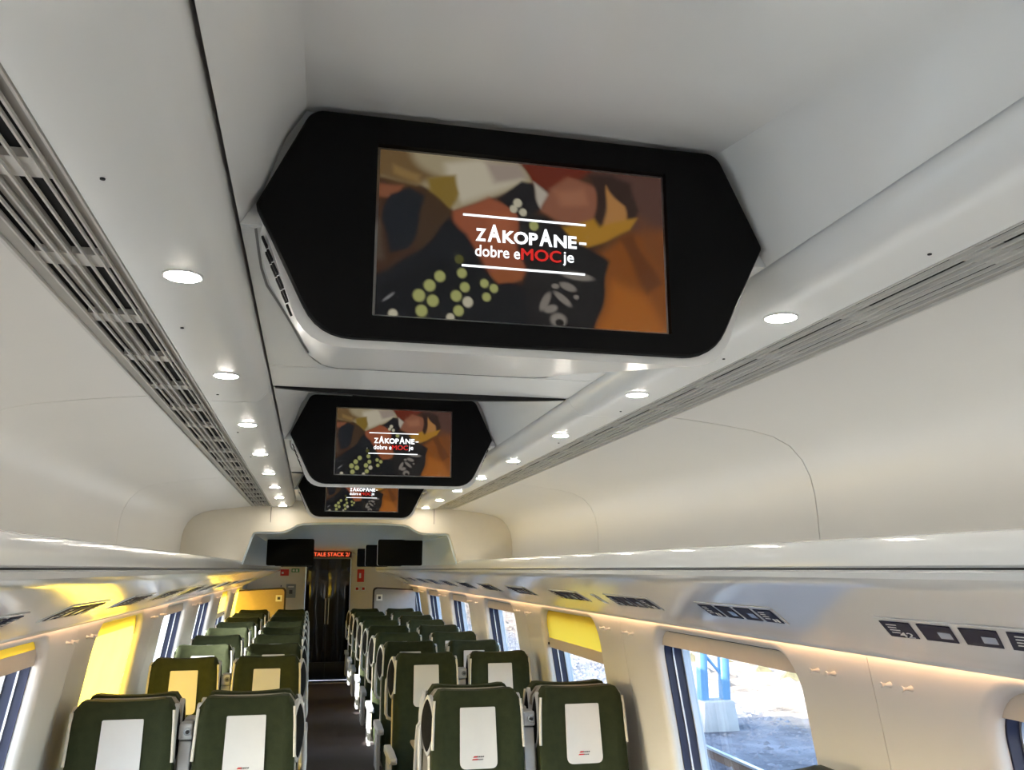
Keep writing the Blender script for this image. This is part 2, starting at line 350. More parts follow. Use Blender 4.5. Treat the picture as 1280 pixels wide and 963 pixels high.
# roller blinds (window index, side) -> lower edge of the yellow cloth
def blind(k, sg, zb, label):
    root = empty('roller_blind', (0, WFAR[k]-WW/2, 0)); tag(root, label, 'blind', 'roller blinds in the windows')
    D = 0.036; ye = WW/2+0.004
    def strip(z0, z1, t, nm, m):
        zs = np.linspace(z0, z1, 6)
        mb = MB(); a = [(sg*(XW(z)+D), z) for z in zs]+[(sg*(XW(z)+D+t), z) for z in zs[::-1]]
        mb.prism(None, [(x, -ye, z) for x, z in a], [(x, ye, z) for x, z in a]); return mb.obj(nm, m, root)
    if zb < WZ1-0.01:
        zs = np.linspace(zb, WZ1+0.004, 9)          # a single woven sheet
        MB().loft([[(sg*(XW(z)+D+0.003), y, z) for y in np.linspace(-ye, ye, 9)] for z in zs], False, False).obj('blind_cloth', 'blind', root)
    strip(zb-0.062, zb, 0.008, 'bottom_rail', 'rail')
    for s in (-1, 1): MB().box(*sorted((sg*(XW(zb)+D-0.004), sg*(XW(zb)+D+0.010))), s*ye-0.006, s*ye+0.006, zb-0.045, zb-0.03).obj('guide_clip', 'black', root)
K0 = 3       # index of the window whose far edge is 3.74
for k in range(len(WFAR)):
    j = k-K0
    zl = {0: 1.405, 1: 0.80, 2: 1.435, 3: 1.435, 4: 1.20, 5: 0.80}.get(j, 1.435)
    zr = {0: 1.435, 1: 1.262, 2: 1.435}.get(j, 1.435)
    nameL = {-1: 'rolled-up blind on the left window beside the camera', 0: 'almost rolled-up yellow blind on nearest visible left window', 1: 'fully lowered glowing yellow blind on the left', 2: 'rolled-up blind on left window just past the glowing yellow blind',
             3: 'rolled-up blind on left window two past the glowing blind', 4: 'small half-lowered yellow blind far down the left side', 5: 'narrow fully lowered yellow blind by the left partition'}
    nameR = {-1: 'rolled-up beige blind on window at right photo edge', 0: 'rolled-up beige blind on window framing the blue mast', 1: 'half-lowered yellow blind on the right', 2: 'rolled-up blind on right window just past the yellow blind',
             3: 'rolled-up blind two right windows past the yellow blind', 4: 'rolled-up blind three right windows past the yellow blind', 5: 'rolled-up blind on farthest right window'}
    blind(k, -1, zl, nameL.get(j, 'rolled-up blind on a left window behind the camera, %s' % nth(-1-j)))
    blind(k, 1, zr, nameR.get(j, 'rolled-up blind on a right window behind the camera, %s' % nth(-1-j)))

# ------------------------------------------------------------------ car shell (roof, underframe, ends): shades the cabin and throws its shadow outside
roofp = [(1.37, 1.55), (1.34, 1.85), (1.25, 2.15), (1.05, 2.40), (0.75, 2.56), (0.4, 2.64), (0, 2.66)]
roofp = roofp+[(-x, z) for x, z in roofp[-2::-1]]
roof = shell(roofp[::-1], Y_REAR-0.3, Y_END+0.4, 0.04).obj('roof', 'body'); struct(roof); roof['label'] = 'curved outer roof of the coach'
und = MB().box(-1.30, 1.30, Y_REAR-0.3, Y_END+0.4, -0.85, -0.06).obj('underframe', 'body'); struct(und); und['label'] = 'boxy underframe below the coach floor'
rear = MB().box(-1.5, 1.5, Y_REAR-0.2, Y_REAR, -0.05, 2.5).obj('wall_rear', 'wall'); struct(rear)

# ------------------------------------------------------------------ ceiling
CE = struct(empty('ceiling')); CE['label'] = 'white panelled ceiling with central coffers'
GAPS = [0.195+PITCH*k for k in range(-2, 3)]
def zr(t): return 2.142+0.17*t
for g in GAPS:
    yf = g+0.895
    # rising coffer in front of a monitor
    rings = []
    for t in np.linspace(0, 1, 8):
        y = g+0.010+(yf+0.02-g-0.010)*t; z = zr(t); bw = 0.012*max(0.0, 1-t*5)
        pts = [(-0.377, 2.142), (-0.352, 2.142+(z-2.142)*0.25), (-0.325, 2.142+(z-2.142)*0.75), (-0.30, z), (-0.1, z+0.003+bw), (0.1, z+0.003+bw), (0.30, z), (0.325, 2.142+(z-2.142)*0.75), (0.352, 2.142+(z-2.142)*0.25), (0.377, 2.142)]
        rings.append([(x, y, q) for x, q in pts])
    mb = MB(); mb.loft(rings, False, False); mb.obj('coffer_panel', 'ceil', CE, smooth=50)
    MB().box(-0.377, 0.377, yf+0.022, yf+0.03, 2.142, 2.36).obj('coffer_bulkhead', 'ceil', CE)
    MB().box(-0.377, 0.377, yf+0.031, g+1.738, 2.142, 2.15).obj('ceiling_panel', 'ceil', CE)
    if g+1.97 < 6: MB().box(-0.377, 0.377, g+1.7415, g+PITCH-0.009, 2.142, 2.15).obj('ceiling_panel', 'ceil', CE)
    MB().box(-0.39, 0.39, g-0.05, g+0.05, 2.17, 2.175).obj('gap_backing', 'gap', CE)
    xs = np.linspace(-0.372, 0.372, 15); lo = [(x, 2.139-0.013*(1-(x/0.372)**2)) for x in xs]+[(0.372, 2.150), (-0.372, 2.150)]
    gk = MB(); gk.prism(None, [(x, g-0.007, z) for x, z in lo], [(x, g+0.008, z) for x, z in lo]); gk.obj('black_gasket', 'gap', CE)
for sg in (-1, 1):
    fas = [(0.3835, 2.175), (0.3835, 2.138), (0.388, 2.128), (0.405, 2.108), (0.418, 2.101), (0.45, 2.1), (0.529, 2.1)]
    for k, (a, b) in enumerate([(Y_REAR, -1.80+0.0)]+[(2.165+PITCH*q-PITCH, 2.165+PITCH*q) for q in range(-1, 2)]+[(4.135, Y_PORTAL)]):
        shell(fas, a+0.001, b-0.001, 0.012, sg).obj('light_panel', 'ceil', CE)
    MB().box(*sorted((sg*0.3745, sg*0.39)), Y_REAR, Y_PORTAL, 2.176, 2.18).obj('groove_backing', 'groove', CE)
    up = [(0.662, 2.10), (0.70, 2.097), (0.80, 2.086), (0.90, 2.072), (0.96, 2.058), (1.01, 2.033), (1.045, 1.995), (1.066, 1.95), (1.076, 1.90), (1.08, 1.84), (1.082, 1.733)]
    for (a, b) in [(Y_REAR, 0.17), (0.17, 2.14), (2.14, 4.03), (4.03, Y_PORTAL)]:
        shell(up, a+0.0022, b-0.0022, 0.012, sg).obj('side_panel', 'side', CE, smooth=60)
    shell([(x+0.014, z+0.014) for x, z in up], Y_REAR, Y_PORTAL, 0.004, sg).obj('panel_backing', 'gap', CE)
    # screw caps
    for n in range(5):
        for yy in (0.912+0.585*n,):
            MB().tube([(sg*0.497, yy, 2.0985), (sg*0.497, yy, 2.101)], 0.0028, 8).obj('screw_cap', 'gap', CE)

# end portal and lowered ceiling behind it
opn = [(0.705, 1.735), (0.685, 1.80), (0.655, 1.90), (0.64, 1.932), (0.62, 1.938), (0.47, 1.94), (0.44, 1.945), (0.405, 1.962), (0.37, 1.985), (0.33, 1.996), (0.2, 2.003), (0, 2.006)]
opn_full = [(x, z) for x, z in opn]+[(-x, z) for x, z in opn[-2::-1]]
outp = [(1.082, 1.735), (1.08, 1.84), (1.076, 1.90), (1.066, 1.95), (1.045, 1.995), (1.01, 2.033), (0.90, 2.085), (0.66, 2.16), (0.45, 2.25), (0.36, 2.35), (0.2, 2.35), (0, 2.35)]
out_full = outp+[(-x, z) for x, z in outp[-2::-1]]
rings = []
for y in (Y_PORTAL+0.03, Y_PORTAL, ):
    pass
mb = MB(); n = len(opn_full)
mb.loft([[(x, Y_PORTAL+0.03, z) for x, z in out_full], [(x, Y_PORTAL, z) for x, z in out_full], [(x, Y_PORTAL, z) for x, z in opn_full], [(x, Y_PORTAL+0.03, z) for x, z in opn_full]], False, False)
port = mb.obj('wall_portal', 'portal', None); struct(port); port['label'] = 'cream bulkhead portal across the ceiling where it steps lower'
for sg in (-1, 1):
    MB().box(*sorted((sg*0.534, sg*0.537)), Y_PORTAL-0.0015, Y_PORTAL+0.0005, 2.0, 2.098).obj('portal_seam', 'gap', port)
low = shell(opn_full[::-1], Y_PORTAL+0.03, Y_END, -0.012).obj('ceiling_lowered', 'blueceil', None, smooth=40); struct(low); low['label'] = 'lower grey-blue glossy ceiling beyond the portal'

# ------------------------------------------------------------------ ceiling air vents
def vent(sg, y0, y1, z, label, full=True):
    root = empty('air_vent_grille', (0, 0, 0)); tag(root, label, 'air vent', 'ceiling air vents')
    X = lambda a, b: sorted((sg*a, sg*b))
    MB().box(*X(0.531, 0.661), y0, y1, z+0.018, z+0.022).obj('dark_duct', 'gap', root)
    for a, b in ((0.531, 0.534), (0.656, 0.661)): MB().box(*X(a, b), y0, y1, z-0.001, z+0.017).obj('rim', 'slat', root)
    for a, b, dz in ((0.5345, 0.5455, 0.006), (0.5485, 0.5545, 0.010), (0.5915, 0.6035, 0.008), (0.6065, 0.6185, 0.008), (0.637, 0.6555, 0.004)):
        MB().box(*X(a, b), y0, y1, z+dz, z+dz+0.006).obj('bed_strip', 'bed' if full else 'slat', root)
    for xs in (0.547, 0.556, 0.573, 0.590, 0.605, 0.620, 0.635):
        MB().box(*X(xs-0.0013, xs+0.0013), y0, y1, z-0.0005, z+0.004).obj('slat', 'slat', root)
    P = 0.2835; rib = MB().box(-0.0435, 0.0435, -0.024, 0.024, z+0.006, z+0.016).mesh('cross_rib')
    k0 = math.ceil((y0-0.915+0.03)/P)
    y = 0.915+P*k0
    while y < y1-0.03:
        o = link('cross_rib', rib, 'slat', root); o.location = (sg*0.5925, y, 0); y += P
vent(-1, Y_REAR, Y_PORTAL-0.02, 2.1, 'long slotted air vent along the left ceiling')
vent(1, Y_REAR, Y_PORTAL-0.02, 2.1, 'long slotted air vent along the right ceiling')

# ------------------------------------------------------------------ downlights
lens_me = None
def downlight(x, y, z, label):
    global lens_me
    root = empty('ceiling_downlight', (x, y, z)); tag(root, label, 'downlight', 'ceiling downlights')
    if lens_me is None:
        N = 20; ring = lambda r, zz: [(r*math.cos(2*math.pi*i/N), r*math.sin(2*math.pi*i/N), zz) for i in range(N)]
        a = MB().loft([ring(0.027, 0.004), ring(0.0275, -0.0012), ring(0.0255, -0.002), ring(0.0235, -0.0012), ring(0.0235, 0.004)], True, False).mesh('rim')
        b = MB().loft([ring(0.0232, -0.0004), ring(0.0232, -0.0024), ring(0.018, -0.0036)], True, True).mesh('lens')
        lens_me = (a, b)
    link('rim', lens_me[0], 'white', root); link('lens', lens_me[1], 'lens', root)
for i in range(8):
    for sg, s in ((-1, 'left'), (1, 'right')):
        downlight(sg*0.4584, 1.2163+0.6473*i, 2.0995, 'round ceiling downlight in the %s row, %s' % (s, nth(i)))
for i in range(-7, 0, 1):
    for sg, s in ((-1, 'left'), (1, 'right')):
        downlight(sg*0.4584, 1.2163+0.6473*i, 2.0995, 'round ceiling downlight in the %s row behind the camera, %s' % (s, nth(-1-i)))
for i in range(12):
    for sg, s in ((-1, 'left'), (1, 'right')):
        downlight(sg*0.4884, 6.05+0.6473*i, 1.9385, 'round downlight in the lower ceiling beyond the portal, %s row, %s' % (s, nth(i)))

# ------------------------------------------------------------------ luggage racks with their lit lower edge
rackp = [(1.10, 1.732), (0.76, 1.735), (0.735, 1.75), (0.72, 1.757), (0.708, 1.754), (0.701, 1.742), (0.698, 1.724), (0.699, 1.706), (0.7045, 1.7025), (0.7045, 1.6985), (0.699, 1.695), (0.702, 1.684), (0.715, 1.674),
         (0.74, 1.664), (0.80, 1.640), (0.90, 1.603), (1.02, 1.553), (1.12, 1.510), (1.165, 1.490), (1.178, 1.482), (1.182, 1.476), (1.19, 1.476), (1.196, 1.50), (1.206, 1.51), (1.21, 1.735)]
def UX(s): return (0.90+(1.02-0.90)*s, 1.603+(1.553-1.603)*s)       # along the slope of the underside, s in 0..1 over the sign band
for sg, s in ((-1, 'left'), (1, 'right')):
    root = empty('luggage_rack', (0, 0, 0)); tag(root, 'long glossy white overhead luggage rack on the %s side' % s, 'luggage rack', 'overhead luggage racks')
    body = MB(); body.prism(None, [(sg*x, Y_REAR, z) for x, z in rackp], [(sg*x, Y_END-0.9, z) for x, z in rackp]); body.obj('rack_body', 'rack', root, smooth=30)
    MB().box(*sorted((sg*0.7035, sg*0.7055)), Y_REAR, Y_END-0.9, 1.6990, 1.7020).obj('shadow_groove', 'gap', root)
    led = MB().box(*sorted((sg*1.1968, sg*1.2048)), Y_REAR+0.02, Y_END-0.95, 1.4860, 1.4970).obj('led_strip', 'led', None)
    cv = MB().box(*sorted((sg*0.785, sg*0.815)), Y_REAR+0.02, Y_PORTAL-0.05, 1.7355, 1.7405).obj('added_fill_strip', 'cove', None)  # unseen emitter behind the lip, added to lift ceiling brightness
    tag(cv, 'added neutral fill strip hidden on top of the %s rack' % s, 'light strip', 'cove strips added on the racks')
    tag(led, 'warm light strip under the %s rack along the wall top' % s, 'light strip', 'warm light strips')

# ------------------------------------------------------------------ seat number displays on the rack undersides
def usp(sg, s, y, lift):
    x, z = UX(s); n = np.array([-(1.603-1.553), -(1.02-0.90)]); n = n/np.linalg.norm(n)
    return (sg*(x+n[0]*lift), y, z+n[1]*lift)
def para(mb, sg, s0, s1, ya, yb, slant, l0, l1):
    """slanted plate: upper edge s0 from ya to yb, lower edge shifted by slant in +y"""
    f = lambda s: slant*s
    lo = [usp(sg, s0, ya+f(s0), l0), usp(sg, s0, yb+f(s0), l0), usp(sg, s1, yb+f(s1), l0), usp(sg, s1, ya+f(s1), l0)]
    hi = [usp(sg, s0, ya+f(s0), l1), usp(sg, s0, yb+f(s0), l1), usp(sg, s1, yb+f(s1), l1), usp(sg, s1, ya+f(s1), l1)]
    mb.hexa(lo+hi)
def display(sg, yfar, label, digits=None):
    L = 0.445; ya = yfar-L; SL = 0.115
    root = empty('seat_number_display', (0, 0, 0)); tag(root, label, 'seat sign', 'seat number displays under the racks')
    mb = MB(); para(mb, sg, 0.0, 1.0, ya-0.012, yfar+0.012, SL, 0.0005, 0.003); mb.obj('plate', 'rack', root)
    wds = [0.094, 0.094, 0.094, 0.094]; gap = (L-sum(wds))/3; y = yfar
    for i in range(4):
        mb = MB(); para(mb, sg, 0.12, 0.88, y-wds[i], y, SL, 0.0035, 0.005); p = mb.obj('sign_pane', 'screenblue', root)
        if i in (1, 2):
            mb = MB(); para(mb, sg, 0.40, 0.70, y-wds[i]+0.008, y-0.05, SL, 0.0052, 0.0056); mb.obj('lit_field', 'lcd', p)
        else:
            mb = MB()
            for q in range(4):
                para(mb, sg, 0.22+0.13*q, 0.27+0.13*q, y-0.05+(0.006*(q % 2)), y-0.016, SL, 0.0052, 0.0055)
            mb.obj('text_lines', 'signwhite', p)
            if digits and i == 0 and digits[0]:
                me, wd = text_mesh('seat_number', digits[0], 0.034, 0.02)
                co = np.empty(len(me.vertices)*3); me.vertices.foreach_get('co', co); co = co.reshape(-1, 3); out = []
                for c in co:
                    s = 0.84-(c[2]/0.13); yy = (y-wds[0]+0.010+wd-c[0]) if sg > 0 else (y-wds[0]+0.01+c[0])
                    out.append(usp(sg, s, yy+SL*s, 0.0058))
                me.vertices.foreach_set('co', np.array(out).ravel()); me.update(); link('seat_number', me, 'signwhite', p)
            else:
                mb = MB()
                for q in range(2): para(mb, sg, 0.62, 0.82, y-wds[i]+0.012+0.018*q, y-wds[i]+0.024+0.018*q, SL, 0.0052, 0.0055)
                mb.obj('number_mark', 'signwhite', p)
        y -= wds[i]+gap
RY = [1.66, 2.56, 3.44, 4.30, 5.30, 6.25, 7.2, 8.15, 9.1, 10.05, 11.0, 12.0]
LY = [2.27, 3.12, 4.00, 4.90, 5.85, 6.8, 7.75, 8.7, 9.65, 10.6, 11.6]
for i, y in enumerate(RY): display(1, y, 'seat number display under the right rack, %s' % (nth(i)), ('42',) if i == 0 else None)
for i, y in enumerate(LY): display(-1, y, 'seat number display under the left rack, %s' % (nth(i)))
# small pictogram plate between displays on the right
mb = MB(); para(mb, 1, 0.15, 1.0, 3.60, 3.66, 0.12, 0.0005, 0.002); o = mb.obj('pictogram_plate', 'white', None)
tag(o, 'small pale pictogram plate under the right rack between two displays', 'sign')
mb = MB(); para(mb, 1, 0.35, 0.8, 3.615, 3.63, 0.16, 0.002, 0.0026); mb.obj('pictogram_mark', 'print', o)

# ------------------------------------------------------------------ coat hooks on the wall piers
hk = None
def hooks(sg, yc, label):
    global hk
    root = empty('coat_hook_pair', (0, 0, 0)); tag(root, label, 'coat hook', 'coat hooks on the window piers')
    z = 1.405
    for d in (-0.042, 0.042):
        x = XW(z)
        mb = MB()
        N = 12
        def ring(cx, r): return [(sg*(x-cx), yc+d+r*math.cos(2*math.pi*i/N), z+r*math.sin(2*math.pi*i/N)) for i in range(N)]
        mb.loft([ring(0.0, 0.008), ring(0.004, 0.007), ring(0.014, 0.0035), ring(0.022, 0.0045), ring(0.027, 0.008), ring(0.030, 0.007)], True, True)
        mb.obj('hook', 'wall', root)
for k in range(0, 6):
    ys = 2.17+PITCH*k
    for sg, s in ((1, 'right'), (-1, 'left')):
        for j, dy in enumerate((-0.12, 0.215)):
            hooks(sg, ys+dy, 'pair of cream coat hooks on the %s wall, %s' % (s, nth(2*k+j)))

# ------------------------------------------------------------------ ceiling monitors
def round_poly(pts, rs, seg=6):
    out = []; n = len(pts)
    for i in range(n):
        p = np.array(pts[i], float); a = np.array(pts[i-1], float); b = np.array(pts[(i+1) % n], float); r = rs[i]
        if r <= 0: out.append(tuple(p)); continue
        u = (a-p)/np.linalg.norm(a-p); v = (b-p)/np.linalg.norm(b-p)
        for k in range(seg+1):
            t = k/seg; q = (1-t)**2*(p+u*r)+2*t*(1-t)*p+t*t*(p+v*r); out.append(tuple(q))
    return out
HEX = round_poly([(-0.357, 2.160), (-0.292, 2.302), (0.292, 2.302), (0.357, 2.160), (0.272, 1.990), (-0.272, 1.990)], [0.004, 0.018, 0.018, 0.004, 0.045, 0.045])
def picture():
    NU, NW = 221, 131
    u, v = np.meshgrid(np.linspace(0, 1, NU), np.linspace(0, 1, NW))
    def C(r, g, b): return np.array([lin(r), lin(g), lin(b)])
    img = np.zeros((NW, NU, 3)); img[:] = C(70, 45, 28)
    def px(x, y): return ((x-105)/1052.0, (y-(52+0.112*(x-115)))/(640-0.06*(x-105)))
    A = 1.65
    def ell(c, rx, ry, col, rot=0, soft=0.25, op=1.0):
        nonlocal img
        cu, cv = px(*c); ca, sa = math.cos(math.radians(rot)), math.sin(math.radians(rot))
        du, dv = (u-cu)*1052, (v-cv)*635
        a = (du*ca+dv*sa)/rx; b = (-du*sa+dv*ca)/ry
        m = op*(1-smoothstep(1-soft, 1+soft, np.sqrt(a*a+b*b))); img = img*(1-m[..., None])+np.array(C(*col))*m[..., None]
    PX = 105+u*1052.0; PY = v*(640-0.06*(PX-105))+(52+0.112*(PX-115))
    wob = 9*np.sin(PX/41.0+PY/67.0)+7*np.sin(PY/29.0-PX/83.0); wx, wy = PX+wob, PY+7*np.sin(PX/53.0+1.3)+4*np.sin(PY/23.0)
    def poly(pts, col, soft=13.0, op=1.0):
        nonlocal img
        ins = np.zeros_like(wx, bool); d2 = np.full_like(wx, 1e9); n = len(pts)
        for k in range(n):
            (x0, y0), (x1, y1) = pts[k], pts[(k+1) % n]
            if y0 != y1: ins ^= ((y0 > wy) != (y1 > wy)) & (wx < (x1-x0)*(wy-y0)/(y1-y0)+x0)
            t = np.clip(((wx-x0)*(x1-x0)+(wy-y0)*(y1-y0))/((x1-x0)**2+(y1-y0)**2), 0, 1)
            d2 = np.minimum(d2, (wx-x0-t*(x1-x0))**2+(wy-y0-t*(y1-y0))**2)
        d = np.sqrt(d2)*np.where(ins, 1, -1); m = op*smoothstep(-soft, soft, d); img = img*(1-m[..., None])+np.array(C(*col))*m[..., None]
    poly([(880, 130), (1300, 150), (1300, 480), (1040, 420)], (92, 62, 52), 40)
    poly([(840, 480), (1000, 390), (1300, 340), (1300, 850), (860, 850)], (142, 80, 24), 30)
    poly([(890, 800), (965, 560), (1080, 620), (1200, 800)], (176, 102, 27), 35); poly([(985, 400), (1040, 380), (1135, 560), (1085, 610)], (110, 60, 24), 14); poly([(1050, 330), (1250, 420), (1250, 600), (1120, 520)], (122, 72, 36), 40, 0.7)
    poly([(590, 60), (900, 110), (840, 165), (720, 225), (640, 190)], (112, 44, 27), 14)
    poly([(40, 0), (570, 30), (605, 110), (645, 190), (560, 215), (500, 232), (370, 300), (330, 265), (250, 195), (190, 175), (40, 150)], (172, 158, 126), 10)
    poly([(40, 0), (190, 40), (310, 165), (240, 195), (40, 150)], (118, 92, 56), 22); poly([(150, 100), (260, 150), (250, 185), (150, 140)], (150, 120, 72), 14)
    poly([(330, 110), (450, 85), (585, 115), (610, 180), (500, 222), (400, 262), (345, 190)], (206, 196, 172), 18); poly([(480, 90), (600, 100), (620, 170), (520, 180)], (168, 152, 138), 16)
    poly([(280, 170), (370, 160), (388, 230), (352, 292), (268, 222)], (140, 114, 46), 12); poly([(50, 190), (190, 190), (170, 235), (50, 235)], (140, 86, 58), 10)
    poly([(245, 200), (335, 290), (375, 312), (330, 390), (250, 460), (215, 420)], (72, 52, 34), 12)
    poly([(150, 222), (212, 198), (252, 232), (245, 330), (205, 435), (148, 455), (122, 330)], (27, 31, 38), 9); poly([(60, 330), (115, 330), (130, 480), (60, 500)], (86, 72, 58), 12)
    poly([(368, 302), (500, 230), (600, 290), (622, 400), (622, 520), (575, 565), (500, 525), (420, 430), (380, 350)], (160, 88, 58), 12); poly([(470, 300), (560, 300), (590, 420), (520, 420)], (176, 100, 66), 25)
    poly([(245, 450), (365, 330), (420, 382), (445, 490), (440, 580), (40, 720), (40, 560)], (25, 27, 32), 12)
    poly([(528, 236), (600, 183), (652, 200), (704, 292), (642, 335), (578, 292)], (28, 26, 30), 8); poly([(652, 190), (722, 232), (702, 292)], (192, 182, 166), 8)
    poly([(722, 214), (800, 158), (900, 200), (905, 330), (820, 352), (738, 335), (700, 302)], (148, 94, 70), 12); poly([(740, 220), (840, 200), (860, 260), (760, 270)], (168, 112, 84), 18)
    poly([(868, 148), (960, 158), (1040, 200), (1052, 300), (1010, 372), (930, 402), (898, 320), (905, 220)], (56, 37, 31), 11); poly([(950, 200), (1002, 280), (1000, 345), (928, 392), (940, 280)], (186, 132, 74), 9)
    poly([(758, 358), (900, 322), (922, 352), (1042, 330), (1020, 372), (930, 407), (860, 424), (780, 384)], (184, 134, 40), 10)
    poly([(600, 300), (700, 320), (860, 430), (930, 490), (925, 600), (880, 800), (640, 800), (600, 600), (620, 520)], (32, 29, 29), 10)
    poly([(40, 600), (300, 490), (440, 480), (620, 590), (660, 800), (40, 800)], (19, 20, 24), 12)
    poly([(505, 520), (560, 500), (610, 510), (600, 555), (540, 562)], (158, 90, 50), 8)
    for x, y, r, c in ((323, 545, 19, 0), (288, 580, 20, 0), (252, 618, 21, 0), (300, 637, 20, 0), (262, 675, 20, 0), (390, 480, 16, 2), (400, 532, 17, 0), (411, 585, 17, 0), (381, 618, 19, 0), (422, 640, 18, 1), (390, 673, 18, 0),
                       (480, 570, 15, 0), (514, 588, 15, 0), (488, 621, 15, 0), (600, 262, 16, 1), (585, 285, 14, 1), (620, 298, 14, 1), (660, 350, 17, 0), (165, 688, 16, 1), (362, 698, 14, 1)):
        ell((x, y), r, r*1.12, [(176, 178, 110), (205, 198, 172), (92, 92, 40)][c], 0, 0.22)
    for x, y, rx, ry, ro in ((765, 625, 40, 13, 40), (700, 635, 14, 40, 25), (720, 662, 26, 15, -20), (748, 702, 30, 26, 0), (785, 580, 32, 15, 20), (738, 578, 14, 10, 0), (815, 618, 10, 9, 0), (820, 540, 60, 16, 6)):
        ell((x, y), rx, ry, (150, 142, 132), ro, 0.3, 0.85)
    ell((752, 712), 16, 13, (34, 30, 28), 0, 0.2)
    ell((148, 625), 26, 4, (140, 140, 140), -42, 0.4)
    return NU, NW, img
NU, NW, IMG = picture()
SX0, SX1, SZ0, SZ1 = -0.200, 0.205, 2.024, 2.257
vs = [(SX0+(SX1-SX0)*i/(NU-1), 0.0, SZ1+(SZ0-SZ1)*j/(NW-1)) for j in range(NW) for i in range(NU)]
fs = [(j*NU+i, (j+1)*NU+i, (j+1)*NU+i+1, j*NU+i+1) for j in range(NW-1) for i in range(NU-1)]
scr_me = bpy.data.meshes.new('screen'); scr_me.from_pydata(vs, [], fs)
ca = scr_me.color_attributes.new('picture', 'FLOAT_COLOR', 'POINT')
ca.data.foreach_set('color', np.concatenate([IMG.reshape(-1, 3), np.ones((NU*NW, 1))], 1).astype(np.float32).ravel())
bez = MB()   # ring with a screen opening
inner = round_poly([(SX0-0.004, 2.140), (SX0-0.004, SZ1+0.004), (SX1+0.004, SZ1+0.004), (SX1+0.004, 2.140), (SX1+0.004, SZ0-0.004), (SX0-0.004, SZ0-0.004)], [0.002]*6)
assert len(inner) == len(HEX)
bez.loft([[(x, 0.012, z) for x, z in HEX], [(x, -0.004, z) for x, z in HEX], [(x*0.993, -0.008, 2.146+(z-2.146)*0.985) for x, z in HEX], [(x, -0.008, z) for x, z in inner], [(x, 0.003, z) for x, z in inner]], True, False)
bez_me = bez.mesh('bezel', smooth=30)
bars = [(-0.086, 0.0885, 2.1715, 2.1745), (-0.087, 0.086, 2.0985, 2.1015)]
txts = []
x = -0.0685
for ch, h in (('Z', 0.0185), ('A', 0.0255), ('KOP', 0.0185), ('A', 0.0255), ('NE', 0.0185)):
    wd = {'Z': 0.0145, 'A': 0.0185, 'KOP': 0.0500, 'NE': 0.0330}[ch]
    me, _ = text_mesh('screen_text', ch, h, 0.035, wd); txts.append((me, 'txtwhite', x, 2.1365)); x += wd+0.0022
me, _ = text_mesh('screen_text', '-', 0.0035, 0.02, 0.0105); txts.append((me, 'txtwhite', 0.0785, 2.1435))
for s, m, xx, h, wd, zz in (('dobre e', 'txtwhite', -0.069, 0.0165, 0.0625, 2.1145), ('MOC', 'txtred', -0.0045, 0.0165, 0.0560, 2.1145), ('je', 'txtwhite', 0.0545, 0.0205, 0.0160, 2.1105)):
    me, _ = text_mesh('screen_text', s, h, 0.012 if m == 'txtwhite' else 0.0, wd)
    if m == 'txtred':           # heavier strokes: the outlines repeated with a small shift
        n = len(me.vertices); co = np.empty(n*3); me.vertices.foreach_get('co', co); co = co.reshape(-1, 3); fs_ = [tuple(p.vertices) for p in me.polygons]
        mb = MB()
        for k, (ddx, ddz) in enumerate(((-0.0007, 0), (0.0007, 0), (0, 0.0005), (0, -0.0005))): mb.add([(c[0]+ddx, -0.00005*k, c[2]+ddz) for c in co], fs_)
        me = mb.mesh('screen_text', smooth=0)
    txts.append((me, m, xx, zz))
bar_me = [MB().box(a, b, -0.0002, 0.0002, c, d).mesh('screen_line') for a, b, c, d in bars]
# fairing behind each monitor
def fair_meshes():
    rings = []
    ys = [0.006, 0.05, 0.12, 0.19, 0.27, 0.386, 0.50, 0.628, 0.70, 0.76, 0.80, 0.825, 0.838]
    hw = [0.352, 0.353, 0.354, 0.354, 0.350, 0.332, 0.316, 0.30, 0.289, 0.276, 0.262, 0.246, 0.225]
    for y, h in zip(ys, hw):
        t = (y/0.838); zb = 1.978+0.166*t; zt = 2.142 if y > 0.02 else 2.155
        wb = min(0.288-0.02*t, h*0.98); d = zt-zb
        pr = round_poly([(-h, zt), (-wb, zb), (wb, zb), (h, zt)], [0, min(0.05, 0.05), min(0.05, 0.05), 0], 6) if d > 0.02 else round_poly([(-h, zt), (-wb*0.97, zb), (wb*0.97, zb), (h, zt)], [0, 0.01, 0.01, 0], 6)
        rings.append([(x, y, min(z, zt)) for x, z in pr])
    fm = MB().loft(rings, False, False); fm.add(rings[0], [tuple(range(len(rings[0])))]); a = fm.mesh('fairing', smooth=50)
    slots = MB()
    for r, (yy, n) in enumerate(((0.055, 5), (0.105, 5))):
        pass
    return a
fair_me = fair_meshes()
